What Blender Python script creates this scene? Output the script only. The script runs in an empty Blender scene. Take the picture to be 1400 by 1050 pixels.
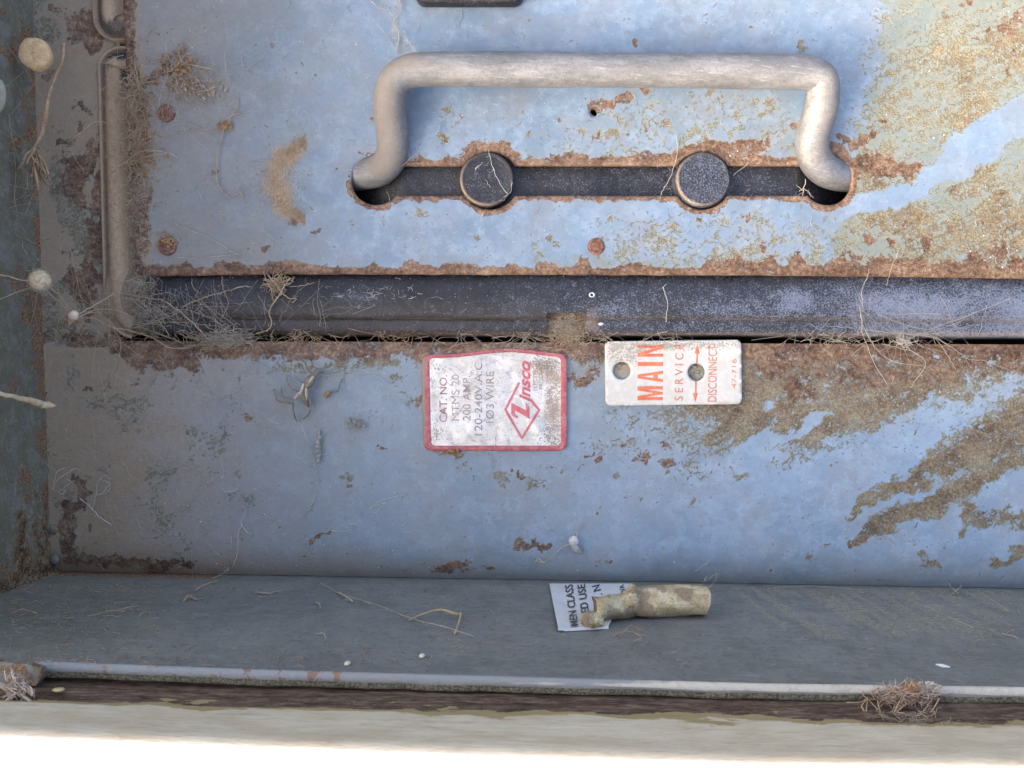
import bpy, math, random
import numpy as np
from mathutils import Vector, geometry
random.seed(7)
rng = np.random.default_rng(7)
S = 0.0003            # metres per unit; 1 unit = 1 photograph pixel on the plane of the steel face
DC = 1100.0           # camera distance from that plane, in units
scene = bpy.context.scene
COL = scene.collection

def W(x, y, z=0.0):
    return Vector(((x - 700) * S, (525 - y) * S, z * S))

# ------------------------------------------------------------------ camera, world, sun, exposure
cam = bpy.data.objects.new('camera', bpy.data.cameras.new('camera'))
COL.objects.link(cam); scene.camera = cam
cam.location = W(700, 525, DC)
cam.data.sensor_width = 36; cam.data.lens = 36 * DC / 1400
cam.data.clip_start = 0.01; cam.data.clip_end = 50
cam.data.dof.use_dof = True
cam.data.dof.focus_distance = (DC - 5) * S
cam.data.dof.aperture_fstop = 40

TO_SUN = Vector((-3.2, -2.0, 0.95)).normalized()
elev = math.asin(TO_SUN.z)
world = bpy.data.worlds.new('World'); scene.world = world; world.use_nodes = True
wn = world.node_tree; wn.nodes.clear()
sky = wn.nodes.new('ShaderNodeTexSky'); sky.sky_type = 'NISHITA'; sky.sun_disc = False
sky.sun_elevation = elev
sky.sun_rotation = math.atan2(TO_SUN.x, TO_SUN.y)
sky.air_density = 0.42; sky.dust_density = 10.0; sky.ozone_density = 0.0
bg = wn.nodes.new('ShaderNodeBackground'); bg.inputs['Strength'].default_value = 0.15
wo = wn.nodes.new('ShaderNodeOutputWorld')
wn.links.new(sky.outputs[0], bg.inputs[0]); wn.links.new(bg.outputs[0], wo.inputs[0])
sun = bpy.data.objects.new('sun', bpy.data.lights.new('sun', 'SUN'))
COL.objects.link(sun)
sun.data.energy = 4.5; sun.data.angle = math.radians(0.53); sun.data.color = (1.0, 0.93, 0.82)
sun.rotation_euler = TO_SUN.to_track_quat('Z', 'Y').to_euler()
sun.location = W(-300, 2000, 2500)
scene.view_settings.view_transform = 'Standard'; scene.view_settings.look = 'None'
scene.view_settings.gamma = 1; scene.view_settings.exposure = 3.22

# ------------------------------------------------------------------ small maths helpers
def ray(px, py, z):
    k = (DC - z) / DC
    return (700 + (px - 700) * k, 525 + (py - 525) * k, z)

_lat = rng.random((64, 64))
def vnoise(x, y, s):
    """smooth value noise, cell size s"""
    x = np.asarray(x, float) / s; y = np.asarray(y, float) / s
    xi = np.floor(x).astype(int); yi = np.floor(y).astype(int)
    fx = x - xi; fy = y - yi
    fx = fx * fx * (3 - 2 * fx); fy = fy * fy * (3 - 2 * fy)
    g = lambda i, j: _lat[i % 64, j % 64]
    return (g(xi, yi) * (1 - fx) + g(xi + 1, yi) * fx) * (1 - fy) + (g(xi, yi + 1) * (1 - fx) + g(xi + 1, yi + 1) * fx) * fy
def fbm(x, y, s, o=4):
    v = 0; a = 0.5; t = 0
    for i in range(o):
        v = v + a * vnoise(np.asarray(x) + 37.7 * i, np.asarray(y) + 11.3 * i, s / 2 ** i); t += a; a *= 0.55
    return v / t
def sstep(a, b, x):
    t = np.clip((x - a) / (b - a), 0, 1); return t * t * (3 - 2 * t)

# ------------------------------------------------------------------ object helpers
def tag(o, label=None, cat=None, group=None, kind=None):
    if label: o['label'] = label
    if cat: o['category'] = cat
    if group: o['group'] = group
    if kind: o['kind'] = kind
    return o
ORG = {}
def thing(name, label, cat, at, group=None):
    o = bpy.data.objects.new(name, None); COL.objects.link(o)
    o.empty_display_size = 0.01
    o.location = W(*at); ORG[o.name] = at
    return tag(o, label, cat, group)

def mk(name, v, f, mat, parent=None, smooth=True, stain=None, at=None, mats=None, midx=None, stuff=False):
    """v: (n,3) photo-unit coordinates (y down). One mesh object. 'surf' keeps those coordinates for the materials."""
    v = np.asarray(v, float).reshape(-1, 3)
    if parent is not None: o0 = ORG.get(parent.name, (700, 525, 0))
    else: o0 = at if at is not None else tuple(v.mean(0)[:2]) + (v[:, 2].min(),)
    w = np.empty_like(v)
    w[:, 0] = (v[:, 0] - o0[0]) * S; w[:, 1] = -(v[:, 1] - o0[1]) * S; w[:, 2] = (v[:, 2] - o0[2]) * S
    me = bpy.data.meshes.new(name)
    me.from_pydata(w.tolist(), [], [tuple(int(i) for i in q) for q in f])
    a = me.attributes.new('surf', 'FLOAT_VECTOR', 'POINT')
    a.data.foreach_set('vector', v.astype(np.float32).ravel())
    if stain is not None:
        c = me.attributes.new('stain', 'FLOAT_COLOR', 'POINT')
        c.data.foreach_set('color', np.clip(stain, 0, 4).astype(np.float32).ravel())
    for m in (mats or [mat]): me.materials.append(m)
    if midx is not None: me.polygons.foreach_set('material_index', np.asarray(midx, np.int32))
    if smooth: me.polygons.foreach_set('use_smooth', np.ones(len(me.polygons), bool))
    me.update()
    o = bpy.data.objects.new(name, me); COL.objects.link(o)
    if parent is not None: o.parent = parent
    else: o.location = W(*o0)
    ORG[o.name] = o0
    if stuff: o['kind'] = 'stuff'
    return o

class MB:
    """collects pieces of one mesh"""
    def __init__(s): s.v = []; s.f = []; s.m = []
    def add(s, v, f, m=0):
        b = len(s.v); s.v.extend([tuple(map(float, p)) for p in v])
        s.f.extend([tuple(b + i for i in q) for q in f]); s.m.extend([m] * len(f))
    def tube(s, pts, r, n=6, m=0, cap=True):
        pts = [Vector(p) for p in pts]
        if len(pts) < 2: return
        rs = r if hasattr(r, '__len__') else [r] * len(pts)
        vs = []; prev = None
        for i, p in enumerate(pts):
            t = (pts[min(i + 1, len(pts) - 1)] - pts[max(i - 1, 0)])
            if t.length < 1e-6: t = Vector((1, 0, 0))
            t.normalize()
            if prev is None:
                a = Vector((0, 0, 1)) if abs(t.z) < .9 else Vector((1, 0, 0))
                u = t.cross(a).normalized()
            else:
                u = (prev - t * prev.dot(t))
                u = u.normalized() if u.length > 1e-6 else t.orthogonal().normalized()
            prev = u; w = t.cross(u)
            for k in range(n):
                an = 2 * math.pi * k / n
                vs.append(p + (u * math.cos(an) + w * math.sin(an)) * rs[i])
        fs = []
        for i in range(len(pts) - 1):
            for k in range(n):
                fs.append((i * n + k, i * n + (k + 1) % n, (i + 1) * n + (k + 1) % n, (i + 1) * n + k))
        if cap:
            fs.append(tuple(range(n))); fs.append(tuple((len(pts) - 1) * n + k for k in range(n)))
        s.add(vs, fs, m)
    def blob(s, c, r, nu=8, nv=5, m=0, jit=0.0, rot=0.0):
        rx, ry, rz = (r if hasattr(r, '__len__') else (r, r, r))
        vs = []; ca, sa = math.cos(rot), math.sin(rot)
        for j in range(nv + 1):
            ph = math.pi * j / nv
            for i in range(nu):
                th = 2 * math.pi * i / nu
                q = 1 + random.uniform(-jit, jit)
                x = rx * math.sin(ph) * math.cos(th) * q; y = ry * math.sin(ph) * math.sin(th) * q; z = rz * math.cos(ph) * q
                vs.append((c[0] + x * ca - y * sa, c[1] + x * sa + y * ca, c[2] + z))
        fs = []
        for j in range(nv):
            for i in range(nu):
                fs.append((j * nu + i, j * nu + (i + 1) % nu, (j + 1) * nu + (i + 1) % nu, (j + 1) * nu + i))
        s.add(vs, fs, m)
    def build(s, name, mat, parent=None, **k):
        return mk(name, s.v, s.f, mat, parent, midx=(s.m if k.get('mats') else None), **k)

def pip(P, poly):
    x, y = P[:, 0], P[:, 1]; ins = np.zeros(len(P), bool); n = len(poly); j = n - 1
    for i in range(n):
        xi, yi = poly[i]; xj, yj = poly[j]
        if yi != yj:
            c = ((yi > y) != (yj > y)) & (x < (xj - xi) * (y - yi) / (yj - yi) + xi); ins ^= c
        j = i
    return ins
def seg_dist(P, poly, closed=True):
    d = np.full(len(P), 1e9); n = len(poly)
    for i in range(n if closed else n - 1):
        a = np.array(poly[i]); b = np.array(poly[(i + 1) % n]); ab = b - a; L = ab @ ab
        if L < 1e-9: continue
        t = np.clip(((P - a) @ ab) / L, 0, 1); q = a + t[:, None] * ab
        d = np.minimum(d, np.hypot(P[:, 0] - q[:, 0], P[:, 1] - q[:, 1]))
    return d
def region(outer, holes, h):
    """triangulated region with interior points on an h lattice -> verts2d, tris"""
    o = np.array(outer)
    xs = np.arange(o[:, 0].min() + h / 2, o[:, 0].max(), h); ys = np.arange(o[:, 1].min() + h / 2, o[:, 1].max(), h)
    G = np.array([(x + (h / 2 if j % 2 else 0), y) for j, y in enumerate(ys) for x in xs])
    if len(G):
        k = pip(G, outer)
        for H in holes: k &= ~pip(G, H)
        G = G[k]; d = seg_dist(G, outer)
        for H in holes: d = np.minimum(d, seg_dist(G, H))
        G = G[d > h * 0.45]
    pts = []; edges = []
    for L in [outer] + list(holes):
        b = len(pts); n = len(L); pts += [tuple(p) for p in L]; edges += [(b + i, b + (i + 1) % n) for i in range(n)]
    pts += [tuple(p) for p in G]
    r = geometry.delaunay_2d_cdt([Vector(p) for p in pts], edges, [], 0, 1e-5)
    V2 = np.array([tuple(p) for p in r[0]]); T = np.array(r[2])
    C = V2[T].mean(1); k = pip(C, outer)
    for H in holes: k &= ~pip(C, H)
    return V2, T[k]
def boundary(T):
    c = {}
    for t in T:
        for i in range(3):
            a, b = int(t[i]), int(t[(i + 1) % 3]); c[(a, b)] = 1
    return [(a, b) for (a, b) in c if (b, a) not in c]
def sheet(outer, holes, h, zf, thick):
    """a plate: top face z = zf(x,y), rim going down by thick"""
    V2, T = region(outer, holes, h)
    z = zf(V2[:, 0], V2[:, 1]); v = [(p[0], p[1], q) for p, q in zip(V2, z)]
    f = [tuple(t) for t in T]; bd = boundary(T); mp = {}
    for a, b in bd:
        for q in (a, b):
            if q not in mp: mp[q] = len(v); v.append((v[q][0], v[q][1], v[q][2] - thick))
    for a, b in bd: f.append((b, a, mp[a], mp[b]))
    return np.array(v), f
def rrect(x0, y0, x1, y1, r, n=6, wob=None):
    o = []
    for cx, cy, a0 in ((x1 - r, y0 + r, -90), (x1 - r, y1 - r, 0), (x0 + r, y1 - r, 90), (x0 + r, y0 + r, 180)):
        for i in range(n + 1):
            a = math.radians(a0 + 90 * i / n); o.append((cx + r * math.cos(a), cy + r * math.sin(a)))
    return o
def densify(poly, h):
    o = []
    for i, a in enumerate(poly):
        b = poly[(i + 1) % len(poly)]; L = math.hypot(b[0] - a[0], b[1] - a[1]); n = max(1, int(L / h))
        for k in range(n): o.append((a[0] + (b[0] - a[0]) * k / n, a[1] + (b[1] - a[1]) * k / n))
    return o
def smooth_path(pts, n=8):
    P = [np.array(p, float) for p in pts]; P = [2 * P[0] - P[1]] + P + [2 * P[-1] - P[-2]]; o = []
    for i in range(1, len(P) - 2):
        for k in range(n):
            t = k / n; a, b, c, d = P[i - 1:i + 3]
            o.append(0.5 * ((2 * b) + (c - a) * t + (2 * a - 5 * b + 4 * c - d) * t * t + (3 * b - a - 3 * c + d) * t ** 3))
    o.append(P[-2]); return [tuple(p) for p in o]

# ------------------------------------------------------------------ node helpers
class NT:
    def __init__(s, name):
        s.m = bpy.data.materials.new(name); s.m.use_nodes = True; s.t = s.m.node_tree; s.t.nodes.clear()
        s.out = s.n('ShaderNodeOutputMaterial')
        a = s.n('ShaderNodeAttribute'); a.attribute_name = 'surf'; s.P = a.outputs['Vector']
    def n(s, k, **p):
        x = s.t.nodes.new(k)
        for a, b in p.items(): setattr(x, a, b)
        return x
    def L(s, a, b): s.t.links.new(a, b)
    def put(s, sock, v):
        if isinstance(v, bpy.types.NodeSocket): s.L(v, sock)
        elif isinstance(v, tuple) and len(v) == 3 and sock.type == 'RGBA': sock.default_value = v + (1,)
        else: sock.default_value = v
    def math(s, op, a, b=0.0, c=0.0, clamp=False):
        x = s.n('ShaderNodeMath', operation=op, use_clamp=clamp)
        s.put(x.inputs[0], a); s.put(x.inputs[1], b); s.put(x.inputs[2], c); return x.outputs[0]
    def add(s, *a):
        r = a[0]
        for q in a[1:]: r = s.math('ADD', r, q)
        return r
    def mul(s, a, b): return s.math('MULTIPLY', a, b)
    def noise(s, size, detail=4, rough=0.55, stretch=None, dist=0.0, rot=0.0, off=0.0):
        """noise with features about 'size' units across, in 0..1"""
        mp = s.n('ShaderNodeMapping'); s.L(s.P, mp.inputs[0])
        mp.inputs['Scale'].default_value = stretch or (1, 1, 1)
        mp.inputs['Rotation'].default_value = (0, 0, rot); mp.inputs['Location'].default_value = (off, off * 2, off)
        v = mp.outputs[0]
        if rot and stretch:
            m2 = s.n('ShaderNodeMapping'); s.L(s.P, m2.inputs[0]); m2.inputs['Rotation'].default_value = (0, 0, rot)
            mp.inputs['Rotation'].default_value = (0, 0, 0); s.L(m2.outputs[0], mp.inputs[0])
        x = s.n('ShaderNodeTexNoise'); s.L(v, x.inputs['Vector'])
        x.inputs['Scale'].default_value = 1.0 / size; x.inputs['Detail'].default_value = detail
        x.inputs['Roughness'].default_value = rough; x.inputs['Distortion'].default_value = dist
        return x.outputs['Fac']
    def voro(s, size, feature='F1', rnd=1.0, out='Distance'):
        x = s.n('ShaderNodeTexVoronoi', feature=feature); s.L(s.P, x.inputs['Vector'])
        x.inputs['Scale'].default_value = 1.0 / size; x.inputs['Randomness'].default_value = rnd
        return x.outputs[out]
    def step(s, v, a, b):
        x = s.n('ShaderNodeMapRange', interpolation_type='SMOOTHSTEP'); s.put(x.inputs['Value'], v)
        x.inputs['From Min'].default_value = a; x.inputs['From Max'].default_value = b; return x.outputs[0]
    def mix(s, f, a, b):
        x = s.n('ShaderNodeMix', data_type='RGBA'); s.put(x.inputs[0], f); s.put(x.inputs[6], a); s.put(x.inputs[7], b); return x.outputs[2]
    def mixf(s, f, a, b):
        x = s.n('ShaderNodeMix', data_type='FLOAT'); s.put(x.inputs[0], f); s.put(x.inputs[2], a); s.put(x.inputs[3], b); return x.outputs[0]
    def ramp(s, f, stops):
        x = s.n('ShaderNodeValToRGB'); e = x.color_ramp.elements
        while len(e) < len(stops): e.new(0.5)
        for q, (p, c) in zip(e, stops): q.position = p; q.color = c + (1,)
        s.L(f, x.inputs[0]); return x.outputs[0]
    def stain(s):
        a = s.n('ShaderNodeAttribute'); a.attribute_name = 'stain'
        sp = s.n('ShaderNodeSeparateColor'); s.L(a.outputs['Color'], sp.inputs[0])
        return sp.outputs[0], sp.outputs[1], sp.outputs[2], a.outputs['Alpha']
    def bump(s, h, strength, dist_units):
        x = s.n('ShaderNodeBump'); x.inputs['Strength'].default_value = strength
        x.inputs['Distance'].default_value = dist_units * S; s.L(h, x.inputs['Height']); return x.outputs[0]
    def done(s, col, rough=0.5, metal=0.0, normal=None, spec=None, trans=None, coat=None):
        b = s.n('ShaderNodeBsdfPrincipled'); s.put(b.inputs['Base Color'], col); s.put(b.inputs['Roughness'], rough)
        s.put(b.inputs['Metallic'], metal)
        if normal is not None: s.L(normal, b.inputs['Normal'])
        if spec is not None: s.put(b.inputs['Specular IOR Level'], spec)
        if coat is not None: s.put(b.inputs['Coat Weight'], coat); b.inputs['Coat Roughness'].default_value = 0.25
        if trans is not None:
            t = s.n('ShaderNodeBsdfTranslucent'); s.put(t.inputs[0], col); m = s.n('ShaderNodeMixShader')
            m.inputs[0].default_value = trans; s.L(b.outputs[0], m.inputs[1]); s.L(t.outputs[0], m.inputs[2]); s.L(m.outputs[0], s.out.inputs[0])
        else: s.L(b.outputs[0], s.out.inputs[0])
        return s.m

# ------------------------------------------------------------------ materials
def painted_steel(name, base, base2, rough0=0.36, streak=False, spec=0.5):
    t = NT(name); R, G, B, A = t.stain()
    n1 = t.noise(14, 8, 0.68); n2 = t.noise(4.6, 5, 0.7, off=50); n3 = t.noise(150, 4, 0.5, off=9); n4 = t.noise(34, 6, 0.6, off=77)
    n5 = t.noise(6.5, 5, 0.6, off=140)
    # paint: broad tone, chalky mottling, fine grain, hairline scratches
    n8 = t.noise(75, 5, 0.6, off=61)
    c = t.mix(t.step(n3, 0.40, 0.60), base, base2)
    c = t.mix(t.mul(t.step(n8, 0.42, 0.6), 0.45), c, tuple(sum(base) / 3 * .95 + q * .12 for q in base))
    chalk = t.mul(t.step(t.add(n4, t.mul(n2, 0.35)), 0.62, 0.86), 0.5)
    pale = tuple(min(1, q * 1.25 + 0.05) for q in base)
    nm = t.noise(26, 9, 0.72, off=830); nb = t.noise(9, 7, 0.72, off=930)
    c = t.mix(t.mul(t.step(nm, .49, .55), .34), c, pale)
    c = t.mix(t.mul(t.step(nb, .52, .60), .30), c, tuple(q * 0.70 for q in base))
    c = t.mix(t.mul(t.step(t.add(nb, nm), 1.07, 1.16), .45), c, tuple(min(1, q * 1.35 + .08) for q in base))
    c = t.mix(chalk, c, pale)
    c = t.mix(t.mul(t.step(n2, 0.5, 0.75), 0.28), c, tuple(q * 0.72 for q in base))
    scr = t.noise(5, 3, 0.5, stretch=(0.05, 1, 1), rot=0.5, off=200)
    c = t.mix(t.mul(t.step(scr, 0.66, 0.72), 0.22), c, pale)
    scr2 = t.noise(5, 3, 0.5, stretch=(1, 0.06, 1), rot=-0.35, off=260)
    c = t.mix(t.mul(t.step(scr2, 0.67, 0.72), 0.18), c, pale)
    pits = t.mul(t.step(t.voro(9.0), .16, .07), t.step(n4, .48, .60))
    c = t.mix(t.mul(pits, .8), c, (0.15, 0.10, 0.075))
    # A: chalky pale / greenish weathered paint
    am = t.step(t.add(A, t.mul(t.math('SUBTRACT', n1, 0.5), 1.5), t.mul(t.math('SUBTRACT', n2, 0.5), 0.8)), 0.3, 0.6)
    palec = t.mix(t.step(n5, 0.4, 0.62), (0.16, 0.20, 0.17), (0.215, 0.225, 0.165))
    c = t.mix(t.mul(am, 0.85), c, palec)
    # dust film; on the face its falloff also paints a brighter, sheen-like right side
    dn = t.add(t.mul(n4, 0.7), t.mul(n2, 0.5))
    df = t.math('MULTIPLY', B, t.add(0.55, t.mul(dn, 0.75)), clamp=True)
    c = t.mix(df, c, t.mix(t.step(t.add(B, t.mul(n2, .3)), .5, .95), t.mix(n1, (0.155, 0.138, 0.075), (0.215, 0.192, 0.115)), t.mix(n1, (0.27, 0.205, 0.135), (0.40, 0.31, 0.21))))
    fleck = t.step(t.voro(4.0), 0.13, 0.08)
    c = t.mix(t.mul(fleck, t.math('MULTIPLY', t.step(n1, 0.5, 0.62), t.add(0.25, t.mul(B, 1.2)), clamp=True)), c, (0.55, 0.5, 0.42))
    # G: granular ochre rust bloom
    n6 = t.noise(3.4, 3, 0.6, off=310)
    g0 = t.add(t.mul(G, 1.3), -0.3)
    fine = t.add(t.mul(t.math('SUBTRACT', n2, 0.5), 2.0), t.mul(t.math('SUBTRACT', n6, 0.5), 1.3))
    nst = t.noise(9, 5, 0.65, stretch=(.22, 1, 1), rot=.52, off=500)
    gs = t.add(g0, t.mul(fine, 1.35), t.mul(t.math('SUBTRACT', nst, 0.5), 1.5), t.mul(t.math('SUBTRACT', n1, 0.5), 1.9), t.mul(t.math('SUBTRACT', n4, 0.5), 1.2))
    halo = t.mul(t.step(t.add(g0, t.mul(fine, .4), t.mul(t.math('SUBTRACT', n1, 0.5), 2.2), t.mul(t.math('SUBTRACT', n4, 0.5), 1.2)), 0.0, 0.55), 0.55)
    c = t.mix(halo, c, (0.26, 0.28, 0.225))
    gm = t.mul(t.step(t.math('MINIMUM', gs, t.add(.85, fine)), 0.38, 0.66), 0.92)
    gcol = t.ramp(t.add(t.mul(n6, 0.4), t.mul(n2, 0.25), t.mul(n4, 0.35)), [(0.40, (0.07, 0.042, 0.025)), (0.455, (0.145, 0.093, 0.05)), (0.50, (0.215, 0.155, 0.087)), (0.55, (0.28, 0.228, 0.135)), (0.62, (0.36, 0.325, 0.22))])
    olive = t.ramp(t.add(t.mul(n6, 0.5), t.mul(n2, 0.5)), [(0.42, (0.10, 0.08, 0.04)), (0.5, (0.21, 0.18, 0.10)), (0.58, (0.34, 0.32, 0.22))])
    gcol = t.mix(t.mul(t.step(t.add(g0, t.mul(t.math('SUBTRACT', nst, 0.5), 1.2)), .85, .3), .8), gcol, olive)
    c = t.mix(gm, c, gcol)
    # R: solid red-brown rust
    r0 = t.add(t.mul(R, 1.3), -0.3)
    rs = t.add(r0, t.mul(t.math('SUBTRACT', n1, 0.5), 2.6), t.mul(t.math('SUBTRACT', n4, 0.5), 1.2), t.mul(fine, 0.9))
    c = t.mix(t.mul(t.step(t.add(rs, t.mul(fine, .3)), 0.0, 0.5), 0.45), c, (0.30, 0.255, 0.20))
    rm = t.mul(t.step(rs, 0.36, 0.66), 0.92)
    rcol = t.ramp(t.add(t.mul(n5, 0.35), t.mul(n4, 0.35), t.mul(n6, .3)), [(0.40, (0.065, 0.035, 0.023)), (0.46, (0.13, 0.072, 0.045)), (0.51, (0.20, 0.118, 0.073)), (0.56, (0.28, 0.185, 0.12)), (0.63, (0.38, 0.29, 0.195))])
    c = t.mix(rm, c, rcol)
    solid = t.math('MAXIMUM', t.math('MAXIMUM', gm, rm), t.mul(df, 0.9))
    rough = t.mixf(solid, t.add(rough0, t.mul(chalk, 0.3), t.mul(n2, 0.08)), 0.9)
    h = t.add(t.mul(n1, 0.25), t.mul(t.mul(gm, n2), 1.6), t.mul(rm, t.add(0.3, n2)), t.mul(df, t.mul(n2, 0.7)), t.mul(n2, 0.10))
    sp = t.mixf(solid, spec, 0.15)
    return t.done(c, rough, 0.0, t.bump(h, 0.75, 2.2), spec=sp)

M_face = painted_steel('blue_grey_painted_steel', (0.21, 0.30, 0.39), (0.25, 0.345, 0.45), spec=0.8)
M_cover = painted_steel('blue_painted_cover_steel', (0.155, 0.225, 0.30), (0.185, 0.265, 0.36), 0.32, spec=0.7)

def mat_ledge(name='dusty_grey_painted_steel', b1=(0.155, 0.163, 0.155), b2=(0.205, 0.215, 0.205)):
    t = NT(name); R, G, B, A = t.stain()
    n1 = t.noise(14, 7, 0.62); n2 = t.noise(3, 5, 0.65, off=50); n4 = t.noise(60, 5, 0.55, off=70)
    st = t.noise(10, 6, 0.7, stretch=(0.22, 1, 0.9), off=30)
    c = t.mix(t.step(n4, 0.35, 0.65), b1, b2)
    c = t.mix(t.mul(t.step(st, 0.5, 0.66), 0.5), c, (0.27, 0.27, 0.24))
    dg = t.noise(5, 5, 0.7, off=90)
    df = t.math('MULTIPLY', B, t.add(0.3, t.mul(st, 0.8)), clamp=True)
    c = t.mix(df, c, t.mix(n1, (0.13, 0.118, 0.07), (0.19, 0.17, 0.11)))
    c = t.mix(t.mul(t.step(t.add(A, t.mul(t.math('SUBTRACT', n1, .5), 1.6), t.mul(t.math('SUBTRACT', dg, .5), 3.0)), 0.36, 0.8), 0.8), c, t.mix(t.step(n2, .42, .58), (0.17, 0.16, 0.11), (0.36, 0.33, 0.24)))
    m1 = t.noise(22, 9, .72, off=640); m2 = t.noise(7, 7, .72, off=650)
    c = t.mix(t.mul(t.step(m1, .49, .56), .40), c, (0.235, 0.235, 0.215))
    c = t.mix(t.mul(t.step(m2, .53, .60), .45), c, (0.085, 0.09, 0.088))
    sc = t.noise(4, 4, .6, stretch=(.07, .5, 1), off=660); c = t.mix(t.mul(t.step(sc, .60, .66), .35), c, (0.34, 0.34, 0.31))
    fl = t.step(t.voro(6.0), 0.16, 0.09)
    c = t.mix(t.mul(fl, t.mul(t.step(n1, 0.48, 0.62), 0.7)), c, (0.42, 0.38, 0.29))
    rs = t.add(R, t.mul(t.math('SUBTRACT', n1, 0.5), 1.5)); rm = t.step(rs, 0.42, 0.56)
    c = t.mix(rm, c, t.ramp(n2, [(0.35, (0.09, 0.045, 0.03)), (0.5, (0.20, 0.11, 0.06)), (0.68, (0.36, 0.25, 0.13))]))
    gm = t.step(t.add(G, t.mul(t.math('SUBTRACT', n2, 0.5), 1.4), t.mul(t.math('SUBTRACT', n1, 0.5), 0.9)), 0.42, 0.58)
    c = t.mix(gm, c, t.ramp(t.add(t.mul(n1, .5), t.mul(n2, .5)), [(0.42, (0.04, 0.024, 0.014)), (0.5, (0.13, 0.08, 0.042)), (0.58, (0.27, 0.20, 0.12))]))
    h = t.add(t.mul(n1, 0.4), t.mul(n2, 0.3), t.mul(rm, 0.6))
    return t.done(c, t.mixf(t.add(rm, df), 0.55, 0.9), 0, t.bump(h, 0.5, 1.4), spec=0.35)
M_ledge = mat_ledge()
M_wall = mat_ledge('shaded_grimy_painted_steel', (0.085, 0.085, 0.08), (0.12, 0.12, 0.115))  # darker copy of the ledge steel, left wall's shade put into its base

def mat_lip():
    t = NT('chipped_blue_white_lip_paint'); R, G, B, A = t.stain()
    n1 = t.noise(9, 7, 0.65); n2 = t.noise(2.5, 4, 0.6, off=12); n3 = t.noise(40, 5, 0.6, stretch=(0.4, 1, 1), off=31)
    c = t.mix(t.step(t.add(A, t.mul(t.math('SUBTRACT', n3, .5), 1.6)), 0.35, 0.6), (0.245, 0.262, 0.265), (0.50, 0.475, 0.40))
    c = t.mix(t.step(t.add(G, t.mul(t.math('SUBTRACT', n1, .5), 1.4)), 0.45, 0.62), c, t.mix(t.step(n2, .42, .6), (0.09, 0.085, 0.06), (0.24, 0.23, 0.16)))
    c = t.mix(t.step(t.add(R, t.mul(t.math('SUBTRACT', n1, .5), 1.8)), 0.5, 0.6), c, t.mix(n2, (0.12, 0.05, 0.035), (0.32, 0.19, 0.13)))
    c = t.mix(t.mul(t.step(n1, .5, .62), .35), c, (0.30, 0.26, 0.19))
    return t.done(c, 0.7, 0, t.bump(t.add(n1, n2), 0.6, 1.4), spec=0.25)
M_lip = mat_lip()

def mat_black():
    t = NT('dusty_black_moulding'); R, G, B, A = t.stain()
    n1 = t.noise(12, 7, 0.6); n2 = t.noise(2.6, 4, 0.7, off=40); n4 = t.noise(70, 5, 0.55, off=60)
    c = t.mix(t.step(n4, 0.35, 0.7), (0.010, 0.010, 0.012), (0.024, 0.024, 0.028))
    # A: pale haze of fine grains; its bluish tone also paints sheen on the band
    n6 = t.noise(1.9, 3, 0.6, off=310)
    hz = t.add(A, t.mul(t.math('SUBTRACT', n1, .5), 0.9), t.mul(t.math('SUBTRACT', n2, .5), 1.5), t.mul(t.math('SUBTRACT', n6, .5), 2.2))
    c = t.mix(t.mul(t.step(hz, 0.25, 1.0), 0.8), c, (0.19, 0.225, 0.30))
    sp = t.step(t.voro(3.4), 0.17, 0.1)
    c = t.mix(t.mul(sp, t.mul(t.step(t.add(n1, n4), .98, 1.12), 0.6)), c, (0.45, 0.44, 0.42))
    hair = t.noise(4, 3, 0.5, stretch=(0.12, 1, 1), rot=0.7, off=220)
    c = t.mix(t.mul(t.mul(t.step(hair, .66, .72), t.step(n1, .5, .6)), 0.25), c, (0.35, 0.33, 0.3))
    df = t.math('MULTIPLY', B, t.add(0.55, t.mul(t.add(n1, n2), 0.5)), clamp=True)
    c = t.mix(df, c, t.mix(n2, (0.42, 0.29, 0.175), (0.62, 0.46, 0.30)))
    c = t.mix(t.step(t.add(R, t.mul(t.math('SUBTRACT', n1, .5), 1.4)), .45, .6), c, t.mix(n2, (0.10, 0.05, 0.03), (0.26, 0.15, 0.08)))
    h = t.add(n1, t.mul(n2, 0.8), t.mul(df, n2))
    return t.done(c, t.mixf(df, t.add(0.16, t.mul(n1, 0.08), t.mul(A, .35)), 0.92), 0, t.bump(h, 0.7, 1.8), spec=t.mixf(df, 0.5, 0.1))
M_black = mat_black()

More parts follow.
